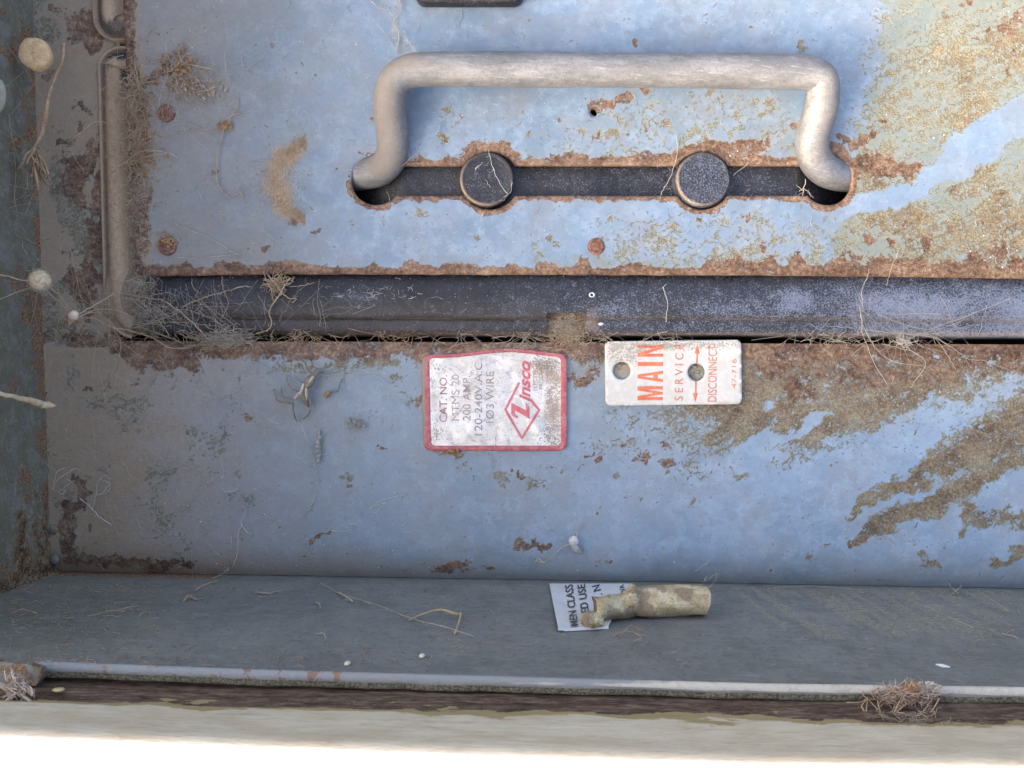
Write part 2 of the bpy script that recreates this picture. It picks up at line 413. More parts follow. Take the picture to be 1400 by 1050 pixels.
def mat_handle():
    t = NT('weathered_zinc_handle'); R, G, B, A = t.stain()
    n1 = t.noise(13, 8, 0.7); n2 = t.noise(3, 5, 0.65, off=20); n3 = t.noise(22, 6, 0.65, off=80, stretch=(.35, 1, 1))
    c = t.mix(t.step(n3, .38, .62), (0.16, 0.168, 0.178), (0.235, 0.242, 0.25))
    c = t.mix(t.mul(t.step(n1, .50, .68), .35), c, (0.29, 0.29, 0.295))
    c = t.mix(t.mul(t.step(n2, .54, .66), .6), c, (0.13, 0.11, 0.09))
    n7 = t.noise(6, 7, .75, off=120, stretch=(.45, 1, 1))
    c = t.mix(t.mul(t.step(n7, .53, .60), .22), c, (0.36, 0.36, 0.36))
    sc = t.noise(3, 4, .6, stretch=(.06, 1, 1), rot=.05, off=720); c = t.mix(t.mul(t.step(sc, .60, .66), .4), c, (0.10, 0.095, 0.09))
    sc2 = t.noise(3, 4, .6, stretch=(.09, 1, 1), rot=-.12, off=760); c = t.mix(t.mul(t.step(sc2, .60, .66), .4), c, (0.42, 0.42, 0.42))
    c = t.mix(t.mul(t.step(n7, .46, .38), .35), c, (0.07, 0.065, 0.06))
    fl = t.step(t.voro(5.0), .17, .1); c = t.mix(t.mul(fl, .35), c, (.42, .4, .38))
    df = t.math('MULTIPLY', B, t.add(.5, t.mul(t.add(n1, n2), .5)), clamp=True)
    c = t.mix(df, c, t.mix(n2, (0.165, 0.14, 0.108), (0.26, 0.225, 0.185)))
    c = t.mix(t.step(t.add(R, t.mul(t.math('SUBTRACT', n1, .5), 1.5)), .5, .65), c, (0.16, 0.11, .08))
    return t.done(c, t.mixf(df, t.add(.38, t.mul(n2, .3)), .9), t.mixf(df, 0.35, 0.0), t.bump(t.add(n1, t.mul(n2, 1.4)), .4, 1.2))
M_handle = mat_handle()

def simple(name, c1, c2, size=8, rough=0.8, bumpd=0.8, metal=0.0, speck=None, trans=None, spec=0.3, detail=6, strength=.5):
    t = NT(name); n = t.noise(size, detail, 0.65); n2 = t.noise(size / 4, 4, .6, off=33)
    c = t.mix(t.step(t.add(t.mul(n, .65), t.mul(n2, .35)), .36, .64), c1, c2)
    if speck:
        c = t.mix(t.mul(t.step(t.voro(4.2), .2, .12), t.step(n, .4, .55)), c, speck)
    return t.done(c, rough, metal, t.bump(t.add(n, t.mul(n2, .6)), strength, bumpd), spec=spec, trans=trans)
M_web = simple('grey_cobweb_silk', (0.50, 0.43, 0.32), (0.68, 0.62, 0.51), 20, .9, .3, trans=.35)
M_webtan = simple('dusty_tan_cobweb', (0.46, 0.33, 0.20), (0.66, 0.52, 0.35), 16, .95, .3, trans=.3)
M_webwhite = simple('white_silk', (0.68, 0.65, 0.58), (0.85, 0.82, 0.76), 20, .8, .3, trans=.35)
M_dustgrain = simple('tan_dust_grains', (0.34, 0.25, 0.16), (0.52, 0.40, 0.27), 6, 1.0, .5)
M_speck = simple('pale_specks', (0.55, 0.56, 0.55), (0.85, 0.86, 0.86), 9, .6, .2)
M_egg = simple('cream_egg_shell', (0.58, 0.43, 0.26), (0.70, 0.55, 0.36), 10, .75, .8, speck=(0.45, .33, .2))
M_mud = simple('pale_ochre_mud', (0.60, 0.38, 0.18), (0.78, 0.55, 0.30), 9, .95, 2.0, speck=(0.22, .14, .08))
M_twig = simple('dry_brown_stem', (0.28, 0.17, 0.09), (0.45, 0.32, 0.19), 7, .95, 1.4)
M_straw = simple('straw_blade', (0.36, 0.26, 0.13), (0.52, 0.41, 0.22), 9, .8, .5)
M_spider = simple('dried_spider_brown', (0.12, 0.095, 0.07), (0.30, 0.25, 0.18), 5, .6, .6)
M_spiderlight = simple('pale_spider_shell', (0.38, 0.33, 0.25), (0.58, 0.52, 0.42), 4, .6, .5)
M_husk = simple('pale_translucent_husk', (0.45, 0.44, 0.36), (0.66, 0.66, 0.60), 5, .5, .5, trans=.4)
M_rustflake = simple('orange_brown_flakes', (0.22, 0.11, 0.05), (0.46, 0.28, 0.13), 5, .95, 1.2)
M_rustscrew = simple('rusty_screw_metal', (0.10, 0.045, 0.035), (0.30, 0.16, 0.11), 6, .85, 1.5, speck=(0.45, .32, .24))
M_cavity = simple('near_black_cavity_metal', (0.006, 0.006, 0.006), (0.012, 0.011, 0.010), 30, 1.0, .5, spec=.0)  # near-black and without gloss, behind the opening
M_redprint = simple('faded_red_print', (0.52, 0.11, 0.13), (0.62, 0.20, 0.20), 9, .5, .2, speck=(0.70, .42, .40), spec=.4)
M_maroon = simple('worn_maroon_lettering', (0.28, 0.15, 0.15), (0.56, 0.28, 0.28), 14, .6, .1, spec=.3)
M_greyprint = simple('worn_grey_lettering', (0.26, 0.21, 0.20), (0.55, 0.46, 0.43), 11, .6, .1, spec=.3)
M_orangeprint = simple('orange_red_print', (0.62, 0.14, 0.06), (0.72, 0.24, 0.13), 12, .6, .1, spec=.3)
M_orangefaint = simple('worn_orange_print', (0.56, 0.16, 0.08), (0.68, 0.32, 0.22), 6, .6, .1, spec=.3)
M_blackprint = simple('black_print', (0.03, 0.03, 0.03), (0.10, 0.10, 0.09), 6, .6, .1, spec=.3)

def mat_foil():
    t = NT('aged_foil_label'); R, G, B, A = t.stain()
    n1 = t.noise(10, 7, .65); n2 = t.noise(2.2, 4, .65, off=15); n3 = t.noise(30, 4, .6, off=45)
    c = t.mix(t.step(n3, .35, .65), (0.78, 0.73, 0.63), (0.88, 0.85, 0.78))
    c = t.mix(t.mul(t.step(n1, .52, .68), .35), c, (0.62, 0.52, 0.38))
    c = t.mix(t.mul(t.step(t.noise(17, 6, .7, off=610), .50, .60), .45), c, (0.50, 0.46, 0.38))
    cr = t.noise(22, 3, .5, off=700, dist=1.5); cr = t.math('ABSOLUTE', t.math('SUBTRACT', cr, .5))
    c = t.mix(t.mul(t.step(cr, .012, .004), .6), c, (0.30, 0.26, 0.22))
    pits = t.step(t.add(G, t.mul(t.math('SUBTRACT', n2, .5), 1.9), t.mul(t.math('SUBTRACT', n1, .5), 1.0)), .42, .6)
    c = t.mix(t.mul(pits, .85), c, t.mix(n1, (0.20, 0.15, 0.12), (0.36, 0.29, 0.22)))
    df = t.math('MULTIPLY', B, t.add(.45, t.mul(t.add(n1, n2), .5)), clamp=True)
    c = t.mix(df, c, (0.36, 0.28, 0.22))
    return t.done(c, t.mixf(t.math('MAXIMUM', pits, df), .30, .85), t.mixf(t.math('MAXIMUM', pits, df), .5, 0.0), t.bump(t.add(n1, n2), .3, .8))
M_foil = mat_foil()
def mat_border():
    t = NT('red_label_border'); R, G, B, A = t.stain()
    n1 = t.noise(7, 7, .65); n2 = t.noise(2, 4, .65, off=15)
    c = t.mix(t.step(n1, .4, .65), (0.42, 0.085, 0.10), (0.52, 0.18, 0.18))
    c = t.mix(t.mul(t.step(t.voro(2.6), .22, .14), .5), c, (0.75, .5, .46))
    df = t.step(t.add(B, t.mul(t.math('SUBTRACT', n1, .5), .9)), .4, .6)
    c = t.mix(df, c, t.mix(n2, (0.24, .16, .12), (0.36, .27, .20)))
    return t.done(c, .55, 0, t.bump(t.add(n1, n2), .4, .8))
M_border = mat_border()
def mat_plate():
    t = NT('off_white_plastic_plate'); R, G, B, A = t.stain()
    n1 = t.noise(12, 7, .65); n2 = t.noise(2.4, 4, .65, off=15)
    c = t.mix(t.step(n1, .4, .65), (0.60, 0.575, 0.50), (0.68, 0.66, 0.60))
    c = t.mix(t.mul(t.step(t.add(G, t.mul(t.math('SUBTRACT', n2, .5), 1.8), t.mul(t.math('SUBTRACT', n1, .5), 1.0)), .45, .6), .8), c, t.mix(n1, (0.22, .18, .13), (.42, .36, .27)))
    return t.done(c, .5, 0, t.bump(t.add(n1, n2), .35, .9), spec=.4)
M_plate = mat_plate()
def mat_paper():
    t = NT('brittle_cream_backing'); n1 = t.noise(16, 7, .65); n2 = t.noise(2.6, 5, .7, off=15); n3 = t.noise(40, 4, .5, off=75)
    c = t.mix(t.step(n1, .35, .65), (0.42, 0.34, 0.19), (0.62, 0.54, 0.36))
    c = t.mix(t.mul(t.step(n3, .47, .52), .8), c, (0.25, .19, .125))
    c = t.mix(t.mul(t.step(n2, .54, .64), .8), c, (0.14, .10, .06))
    return t.done(c, .85, 0, t.bump(t.add(n1, n2), .6, 1.6), spec=.2)
M_paper = mat_paper()
M_stickerface = simple('light_grey_sticker_face', (0.62, 0.62, 0.60), (0.72, 0.71, 0.69), 20, .5, .5, spec=.4)

def mat_wood():
    t = NT('painted_and_worn_trim_wood'); 
    sx = t.n('ShaderNodeSeparateXYZ'); t.L(t.P, sx.inputs[0])
    n1 = t.noise(5, 8, .78, stretch=(.12, 1, 1)); n2 = t.noise(2.6, 6, .78, off=15, stretch=(.2, 1, 1)); n3 = t.noise(60, 6, .6, off=75, stretch=(.4, 1, 1.6))
    n4 = t.noise(20, 6, .6, off=175, stretch=(.35, 1, 1)); n5 = t.noise(4, 3, .6, off=300)
    z = sx.outputs[2]; x = sx.outputs[0]
    edge = t.add(z, t.mul(t.math('SUBTRACT', n3, .5), 62), t.mul(t.math('SUBTRACT', n4, .5), 34), t.mul(x, -0.005))
    bare = t.ramp(t.add(t.mul(n1, .6), t.mul(n2, .4)), [(.40, (0.04, .022, .014)), (.47, (0.11, .068, .046)), (.54, (0.20, .135, .095)), (.62, (.34, .26, .18))])
    bare = t.mix(t.mul(t.step(n5, .66, .72), t.step(z, 362, 374)), bare, (0.5, .38, .18))
    yel = t.mix(n1, (0.36, .26, .11), (0.52, .42, .22))
    cream = t.mix(t.step(n4, .35, .65), (0.66, .55, .37), (0.76, .67, .49))
    cream = t.mix(t.mul(t.step(n1, .52, .62), .35), cream, (0.46, .38, .26))
    crk = t.noise(7, 5, .7, off=520, stretch=(.06, 1, 1)); cream = t.mix(t.mul(t.step(crk, .38, .33), .35), cream, (0.22, .17, .11))
    c = t.mix(t.step(edge, 375, 376), bare, yel)
    c = t.mix(t.step(t.add(edge, t.mul(t.math('SUBTRACT', n1, .5), 14)), 385, 386.5), c, cream)
    c = t.mix(t.step(z, 441, 444), c, (0.78, .78, .77))
    chips = t.mul(t.step(t.noise(18, 5, .6, stretch=(.35, 1, 1), off=410), .73, .75), t.step(z, 441, 444))
    c = t.mix(chips, c, (0.30, .30, .31))
    h = t.add(t.mul(t.step(edge, 375, 376), .8), n1, t.mul(n2, .6))
    return t.done(c, .75, 0, t.bump(h, .9, 3.0), spec=.25)
M_wood = mat_wood()

# ------------------------------------------------------------------ stain painting (wear with a shape of its own)
def P2(v): return np.asarray(v)[:, :2]
def warp(P, k=1.0):
    x, y = P[:, 0], P[:, 1]
    dx = (fbm(x + 900, y, 34, 3) - .5) * 34 + (fbm(x, y + 700, 9, 2) - .5) * 16
    dy = (fbm(x + 300, y + 50, 30, 3) - .5) * 26 + (fbm(x + 60, y + 200, 9, 2) - .5) * 16
    return np.stack([x + dx * k, y + dy * k], 1)
def stroke(P, pts, r, val=1.0, soft=0.5):
    """value along a poly-line; pts = [(x,y[,r])]"""
    out = np.zeros(len(P))
    for a, b in zip(pts[:-1], pts[1:]):
        ra = a[2] if len(a) > 2 else r; rb = b[2] if len(b) > 2 else r
        A = np.array(a[:2], float); B = np.array(b[:2], float); ab = B - A; L = max(ab @ ab, 1e-6)
        t = np.clip(((P - A) @ ab) / L, 0, 1); q = A + t[:, None] * ab
        d = np.hypot(P[:, 0] - q[:, 0], P[:, 1] - q[:, 1]); rr = ra + (rb - ra) * t
        out = np.maximum(out, val * (1 - sstep(1 - soft, 1 + soft, d / rr)))
    return out
def spots(P, L):
    out = np.zeros(len(P))
    for q in L:
        x, y, r = q[:3]; ax = q[3] if len(q) > 3 else 1.0; v = q[4] if len(q) > 4 else 1.0
        d = np.hypot((P[:, 0] - x) / ax, P[:, 1] - y) / r
        out = np.maximum(out, v * (1 - sstep(0.2, 1.45, d)))
    return out
def blobpoly(P, poly, edge, val=1.0):
    d = seg_dist(P, poly); ins = pip(P, poly); sd = np.where(ins, d, -d)
    return val * sstep(-edge, edge, sd)

# ------------------------------------------------------------------ ENCLOSURE
def x_corner(y): return 45 + 0.031 * y                       # where the left wall meets the steel face
def y_ledge(x): return 785 + 0.0172 * (x - 68)               # where the bottom wall meets it
def z_face(x, y):
    x = np.asarray(x, float); y = np.asarray(y, float)
    yl = y_ledge(x); d = yl - y
    z = -np.where(d < 55, (1 - np.sqrt(np.clip(1 - ((55 - np.clip(d, 0, 55)) / 60) ** 2, 0, 1))) * 34, 0)
    z = z + (fbm(x, y, 220, 2) - .5) * 5
    return z - 5 * np.exp(-((y - 466) / 6.0) ** 2)
enc = thing('electrical_enclosure', 'rust-stained blue-grey steel box around the opening, with side walls at left and bottom', 'metal box', (700, 525, -60))

y_open = lambda x: 466 + 0.0045 * (x - 300)
x_open = lambda y: 152 + 0.03 * y * 0
h = 4.0
xs1 = np.arange(0, 1 + 1e-9, 1 / 30.)
X = []; Y = []
ys_top = list(np.arange(-420, 466, h)) + [466]; ys_bot = list(np.arange(470, 786, h)) + [788]
ysn = np.array(ys_top + ys_bot); nT = len(ys_top)
xn_l = np.linspace(0, 1, 34); xn_r = np.arange(168, 1900, h)
nx = len(xn_l) + len(xn_r)
XX = np.zeros((len(ysn), nx)); YY = np.zeros_like(XX)
for j, yv in enumerate(ysn):
    xc = x_corner(yv); row = list(xc + xn_l * (164 - xc)) + list(xn_r); row = np.array(row)
    if yv >= 466:
        t = (yv - 466) / (788 - 466.); yy = y_open(row) * (1 - t) + (y_ledge(row) + 1) * t
    else: yy = np.full(nx, float(yv)) + np.where(yv > 380, (yv - 380) / 86. * (y_open(row) - 466), 0)
    XX[j] = row; YY[j] = yy
V = np.stack([XX.ravel(), YY.ravel(), z_face(XX.ravel(), YY.ravel())], 1)
F = []
for j in range(len(ysn) - 1):
    for i in range(nx - 1):
        if j < nT - 1 and i >= len(xn_l) - 1: continue
        F.append((j * nx + i + 1, j * nx + i, (j + 1) * nx + i, (j + 1) * nx + i + 1))
# folded rim of the opening going back
nb = len(V); rim = []
idx = [((nT - 1) * nx + i) for i in range(len(xn_l) - 1, nx)]
for k in idx: rim.append((V[k][0], V[k][1] - 1.0, V[k][2] - 30))
V = np.vstack([V, rim])
for a in range(len(idx) - 1): F.append((idx[a + 1], idx[a], nb + a, nb + a + 1))
P = P2(V); x, y = P[:, 0].copy(), P[:, 1].copy()
P = warp(P)
edge_h = 13 + 20 * fbm(x, 0 * x, 26, 3) + 10 * fbm(x, 0 * x + 90, 120, 2)
R = 1.0 * (1 - sstep(0.45, 1.35, (y - y_open(x)) / edge_h)) * (y > y_open(x) - 2) * (x > 150)
R = R * (0.75 + 0.35 * fbm(x, 0 * x + 400, 60, 2))
R = np.maximum(R, stroke(P, [(172, 466, 24), (190, 480, 24), (235, 482, 22), (262, 488, 14)], 20, .9))
R = np.maximum(R, spots(P, [(108, 408, 15, .8), (118, 440, 9), (98, 380, 12, .7, .7), (92, 346, 12, .6, .7), (124, 335, 16, .7, .85), (112, 280, 9), (118, 150, 16, .6, .9), (98, 150, 12, .8, .8), (85, 240, 9, 1.3, .8), (110, 30, 20, 1.5, .95), (78, 15, 9, 1, .8), (100, 42, 14, 1, .85), (128, 210, 22, .4, .8), (120, 235, 10, .8, .7), (90, 190, 9), (72, 105, 9, .7, .7), (130, 530, 9, 1, .8), (180, 522, 7, 1, .7), (66, 535, 5, 1, .9)]))
R = np.maximum(R, stroke(P, [(137, 245, 8), (139, 330, 9), (140, 380, 8), (146, 420, 6)], 8, .95))
R = np.maximum(R, stroke(P, [(106, 655, 7), (118, 672, 8), (100, 700, 12), (88, 730, 14), (92, 765, 14)], 10, 1.0))
R = np.maximum(R, stroke(P, [(90, 765, 12), (130, 762, 9), (170, 768, 9), (205, 776, 10), (255, 772, 7)], 10, .9))
R = np.maximum(R, spots(P, [(83, 697, 8), (125, 720, 6), (440, 736, 6, 2.2), (422, 742, 4), (612, 778, 9, 3.4), (580, 776, 5, 1.5), (665, 782, 4, 3), (716, 744, 6, 1.3), (730, 744, 6), (744, 748, 10), (737, 740, 7), (516, 617, 6, 2.2, .9), (575, 546, 5, 1.4, .8), (558, 510, 5, 1, .75), (803, 620, 7, 1.2), (826, 624, 6, 1.8), (858, 613, 4, 1.8), (907, 613, 6), (880, 632, 8, 1.2, .8), (912, 637, 9, 1.7, .8), (740, 668, 6, 1, .85), (712, 648, 7, 1.6, .8), (800, 638, 5), (340, 577, 5, 2.2, .8), (842, 578, 3), (1000, 562, 14, 1.3, .75), (790, 520, 14, 1.4, .8), (805, 505, 14, .8, .75), (765, 500, 16, 1, .7), (1085, 535, 16, 1.8, .9), (1060, 500, 18, 3, .8), (1180, 498, 16, 3.5, .75), (1300, 510, 14, 4, .7), (1380, 500, 16, 2, .75), (1205, 798, 5, 1.6, .8), (620, 622, 5, 2.6, .9), (650, 640, 5, 1.2, .7)]))
R = np.maximum(R, stroke(P, [(1085, 510, 14), (1200, 520, 22), (1330, 500, 22), (1420, 480, 20)], 20, .62))
pA = [(1000, 470), (1420, 470), (1420, 510), (1345, 536), (1300, 548), (1262, 562), (1212, 582), (1180, 592), (1138, 608), (1100, 618), (1062, 636), (1052, 634), (1070, 620), (1040, 608), (1000, 612), (975, 627), (950, 610), (965, 580), (920, 560), (960, 520)]
G = blobpoly(P, pA, 30, .92)
G = np.maximum(G, blobpoly(P, [(880, 480), (1000, 480), (1000, 620), (930, 640), (900, 600), (830, 580), (830, 556), (880, 550)], 26, .52))
G = G - stroke(P, [(1135, 560, 5), (1105, 578, 8), (1090, 592, 8), (1050, 600, 8), (1030, 610, 7)], 8, .85)
G = G - spots(P, [(1052, 552, 12, .8, .6), (1112, 540, 13, 1.6, .25)])
G = np.maximum(G, stroke(P, [(1500, 500, 34), (1420, 566, 34), (1370, 588, 34), (1310, 622, 26), (1262, 650, 18), (1222, 662, 12), (1195, 682, 10), (1160, 700, 6)], 10, .95, .65))
G = np.maximum(G, stroke(P, [(1440, 610, 14), (1370, 632, 14), (1310, 672, 15), (1265, 692, 14), (1215, 712, 13), (1180, 732, 11), (1155, 742, 6)], 10, .95, .65))
G = np.maximum(G, stroke(P, [(1325, 692, 8), (1345, 704, 13), (1390, 715, 12), (1440, 728, 14)], 10, .8, .5))
G = np.maximum(G, stroke(P, [(1318, 730, 3), (1325, 690, 7), (1326, 680, 4)], 6, .9, .5))
G = np.maximum(G, stroke(P, [(1362, 772, 6), (1385, 762, 10), (1420, 745, 14)], 10, .95, .5))
G = np.maximum(G, spots(P, [(1265, 772, 11, 1, .9), (1258, 762, 6), (1283, 770, 7), (1132, 745, 6, 2, .7), (1110, 758, 7, 1.2, .8), (1095, 760, 6, 1, .7), (1058, 784, 4), (1253, 590, 3), (1135, 641, 5, .8, .8), (1150, 624, 4), (1018, 652, 5, 1.8, .85), (942, 690, 6, 1, .8), (900, 693, 5, .8, .7), (882, 682, 4), (850, 650, 5, 2.6, .7), (815, 700, 3), (917, 653, 5, .8), (930, 660, 6, .6, .7), (870, 605, 12, 1.4, .5), (905, 590, 20, 1.6, .5), (735, 660, 14, 1.4, .5), (765, 645, 10, .6, .6), (655, 655, 14, .8, .55), (690, 655, 10, 1, .6), (470, 655, 8, 1.6, .7), (480, 664, 5), (630, 640, 12, 1.4, .5), (540, 520, 10, 1.6, .55), (560, 545, 14, .8, .5), (130, 362, 12, 2.2, .7), (95, 300, 22, 1, .45), (655, 780, 8, 4, .6), (640, 770, 6, 3, .5), (950, 650, 18, 1, .45), (833, 768, 3), (835, 612, 22, 2, .42), (900, 560, 20, 2.5, .5)]))
G = np.maximum(G, stroke(P, [(380, 500, 10), (440, 500, 8), (510, 492, 8), (545, 495, 10)], 9, .6, .6))
G = np.maximum(G, stroke(P, [(390, 590, 4), (330, 570, 4), (300, 560, 3)], 4, .35, .6))
A = sstep(1120, 1260, x) * 0.30 * (1 - sstep(560, 640, y)) + G * .15
B = (1 - sstep(60, 400, x + 90 * (fbm(x, y, 90, 3) - .5))) * 0.62
B = B + (1 - sstep(300, 620, x)) * 0.20 + sstep(735, 800, y) * 0.25 + .04 + .30 * (1 - sstep(560, 1150, x + .5 * (y - 600)))  # last term dulls left and centre, painting in the sheen at right
B = np.maximum(B, (1 - sstep(160, 172, x)) * 0.75 * (y < 470) * (0.55 + 0.6 * fbm(x, y, 40, 3)))
B = np.maximum(B, .55 * np.exp(-((y - 472) / 14.) ** 2) * (.4 + fbm(x, y, 30, 3)))
ls = (x < 158) & (y < 475)
R = np.maximum(R, ls * .95 * sstep(.50, .68, fbm(x + 500, y * .7, 34, 4)) * sstep(60, 110, x)); G = np.maximum(G, ls * .6 * sstep(.46, .62, fbm(x + 900, y * .8, 50, 4)))
G = np.maximum(G, .42 * sstep(.52, .66, fbm(x + 90, y + 90, 46, 4)) * (x < 330) * (y > 475))
B = np.maximum(B, spots(P, [(849, 507, 22, 1, .85), (951, 509, 22, 1, .8)]))
st = np.stack([np.clip(R, 0, 1.3), np.clip(G, 0, 1.3), np.clip(B, 0, 1), np.clip(A, 0, 1)], 1)
mk('face_sheet', V, F, M_face, enc, stain=st)

# left wall (x_corner line, coming forward)
nz = 90
yy = np.arange(-420, 790, 6.0); zz = np.linspace(-34, 356, nz)
V = []; 
for yv in yy:
    for zv in zz: V.append((x_corner(yv) + 1.5 * math.sin(yv * .02) * (zv > 30), yv, zv))
for zv in zz: V.append((x_corner(790), y_ledge(70) + 1, zv))
V = np.array(V); nyy = len(yy) + 1
F = [(j * nz + i, (j + 1) * nz + i, (j + 1) * nz + i + 1, j * nz + i + 1) for j in range(nyy - 1) for i in range(nz - 1)]
Pz = np.stack([V[:, 2], V[:, 1]], 1)
k = (DC - V[:, 2]) / DC; ix = 700 + (V[:, 0] - 700) / k; iy = 525 + (V[:, 1] - 525) / k
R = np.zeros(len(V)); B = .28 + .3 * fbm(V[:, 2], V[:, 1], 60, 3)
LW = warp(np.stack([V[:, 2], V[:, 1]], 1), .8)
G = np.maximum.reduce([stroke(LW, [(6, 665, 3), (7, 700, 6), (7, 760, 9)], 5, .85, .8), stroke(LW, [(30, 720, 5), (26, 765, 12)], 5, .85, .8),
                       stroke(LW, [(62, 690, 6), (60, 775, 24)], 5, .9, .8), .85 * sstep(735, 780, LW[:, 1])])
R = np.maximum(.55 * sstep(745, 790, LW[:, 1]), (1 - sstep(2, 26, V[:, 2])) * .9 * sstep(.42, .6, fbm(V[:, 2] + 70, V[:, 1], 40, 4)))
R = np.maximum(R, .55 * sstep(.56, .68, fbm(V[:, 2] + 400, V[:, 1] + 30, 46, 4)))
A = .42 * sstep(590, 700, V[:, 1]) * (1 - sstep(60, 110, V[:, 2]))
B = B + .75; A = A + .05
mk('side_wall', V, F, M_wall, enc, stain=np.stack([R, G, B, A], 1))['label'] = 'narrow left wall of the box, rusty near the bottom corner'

# bottom wall: from the fold at the face to the lip
def lip_y(px): return np.interp(px, [-400, 40, 360, 700, 1040, 1400, 1800], [888, 903, 915, 924.5, 934, 939, 944])
ZL = 352.0
xs = np.arange(-260, 1900, 4.0); zs = np.concatenate([[-34], np.linspace(-12, ZL, 80)]); V = []
for xv in xs:
    kx = (DC - ZL) / DC; px = 700 + (xv - 700) / kx; yl = 525 + (lip_y(px) - 525) * kx; y0 = y_ledge(xv) + 1.5
    for zv in zs:
        t = max(0, zv) / ZL; V.append((xv, y0 * (1 - t) + yl * t + 1.2 * math.sin(xv * .011) * t * (1 - t) * 4, zv))
V = np.array(V); nz = len(zs)
F = [(i * nz + j, i * nz + j + 1, (i + 1) * nz + j + 1, (i + 1) * nz + j) for i in range(len(xs) - 1) for j in range(nz - 1)]
Q = np.stack([V[:, 0], V[:, 2]], 1); qx, qz = Q[:, 0], Q[:, 1]
R = stroke(Q, [(-60, 345, 8), (80, 345, 8)], 8, .9) + .7 * (1 - sstep(0, 10, qz)) * (1 - sstep(220, 420, qx))
G = 0 * R
B = (1 - sstep(150, 420, qx + 70 * (fbm(qx, qz, 80, 3) - .5))) * .55 + .24 + .25 * np.exp(-(qz / 14.) ** 2)
A = blobpoly(Q, [(1010, -10), (1400, -10), (1330, 90), (1225, 235), (985, 235), (990, 100)], 40, .95)
A = np.maximum(A, stroke(Q, [(965, 0, 8), (975, 90, 12), (985, 200, 14)], 8, .6, .6))
th = 1.52; su = qx * math.sin(th) - qz * math.cos(th); sv = qx * math.cos(th) + qz * math.sin(th); stk = fbm(su, sv * .06, 9, 3)
A = A * np.clip(.1 + 3.0 * (stk - .30), 0, 1.25) * (1 - .35 * sstep(150, 215, qz)) - .1
A = np.maximum(A, stroke(Q, [(1330, 0, 8), (1350, 60, 10), (1345, 130, 8)], 8, .5, .6))
mk('side_wall', V, F, M_ledge, enc, stain=np.stack([R, G, B, A], 1))['label'] = 'broad dusty grey bottom wall of the box'

# lip: rounded front edge of the bottom wall, shows blue then white paint
xs = np.arange(20, 1900, 5.0); V = []; prof = [(0, -3), (0.3, 1.2), (2.0, 2.6), (5.0, 3.0), (8.4, 2.6), (9.2, 1.6), (12, 0.8), (15.4, -.6), (16.4, -4), (17, -22), (17, -60)]
for xv in xs:
    kx = (DC - ZL) / DC; px = 700 + (xv - 700) / kx; yl = 525 + (lip_y(px) - 525) * kx
    wob = 1.2 * (fbm([xv], [0], 40, 3)[0] - .5)
    for d, dz in prof: V.append((xv, yl + d * 1.0 + wob * (d / 8.), ZL + dz + (d > 9) * 2 * wob))
V = np.array(V); n = len(prof)
F = [(i * n + j, i * n + j + 1, (i + 1) * n + j + 1, (i + 1) * n + j) for i in range(len(xs) - 1) for j in range(n - 1)]
d = np.tile([p[0] for p in prof], len(xs)); lx = V[:, 0]; px = 700 + (lx - 700) / ((DC - ZL) / DC)
R = spots(np.stack([px, 0 * px], 1), [(145, 0, 7), (240, 0, 9), (300, 0, 10), (340, 0, 22), (385, 0, 16), (430, 0, 22), (460, 0, 12), (0, 0, 40), (1200, 0, 8)]) * (d < 9.5) * .52
G = (d > 8.6) * 1.0 + .55 * (1 - sstep(40, 90, px)) + .3 * ((px < 360) & (px > 260))
A = sstep(640, 1000, px) * (d < 8) * (.75 + .4 * fbm(px, d, 90, 3)) + .35 * (d > 3) * (d < 8) * sstep(500, 700, px) * (fbm(px, 0 * px, 30, 3))
mk('lip', V, F, M_lip, enc, stain=np.stack([R, G, 0 * R, np.clip(A, 0, 1)], 1))

# dimples near the lower left corner
for (bx, by, br) in ((68, 724, 7), (70, 765, 7)):
    m = MB(); m.blob((bx + 4, by, -1), (br * .9, br, 3.5), 16, 8, jit=.05); m.build('rivet', M_ledge, enc, stain=np.tile([.35, .2, .9, .0], (len(m.v), 1)))

# dark interior behind the opening
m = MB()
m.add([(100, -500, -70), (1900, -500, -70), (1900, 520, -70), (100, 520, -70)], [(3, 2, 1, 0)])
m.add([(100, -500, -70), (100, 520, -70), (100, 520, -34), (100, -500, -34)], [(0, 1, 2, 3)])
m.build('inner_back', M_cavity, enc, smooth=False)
# torn dark flange at the lower left, in front of the wall end
m = MB(); pts = [(-30, 903), (36, 908), (56, 914), (55, 928), (48, 938), (36, 936), (20, 944), (-30, 948)]
top = [ray(a, b, 362) for a, b in pts]; bot = [(a, b, c - 10) for a, b, c in top]; n = len(pts)
m.add(top + bot, [tuple(range(n))[::-1], tuple(range(n, 2 * n))] + [(i, (i + 1) % n, n + (i + 1) % n, n + i) for i in range(n)])
o = m.build('end_flange', M_ledge, enc, smooth=False, stain=np.tile([.5, .45, .6, .2], (len(m.v), 1)))
o['label'] = 'torn dark metal tab at the lower left end of the lip'

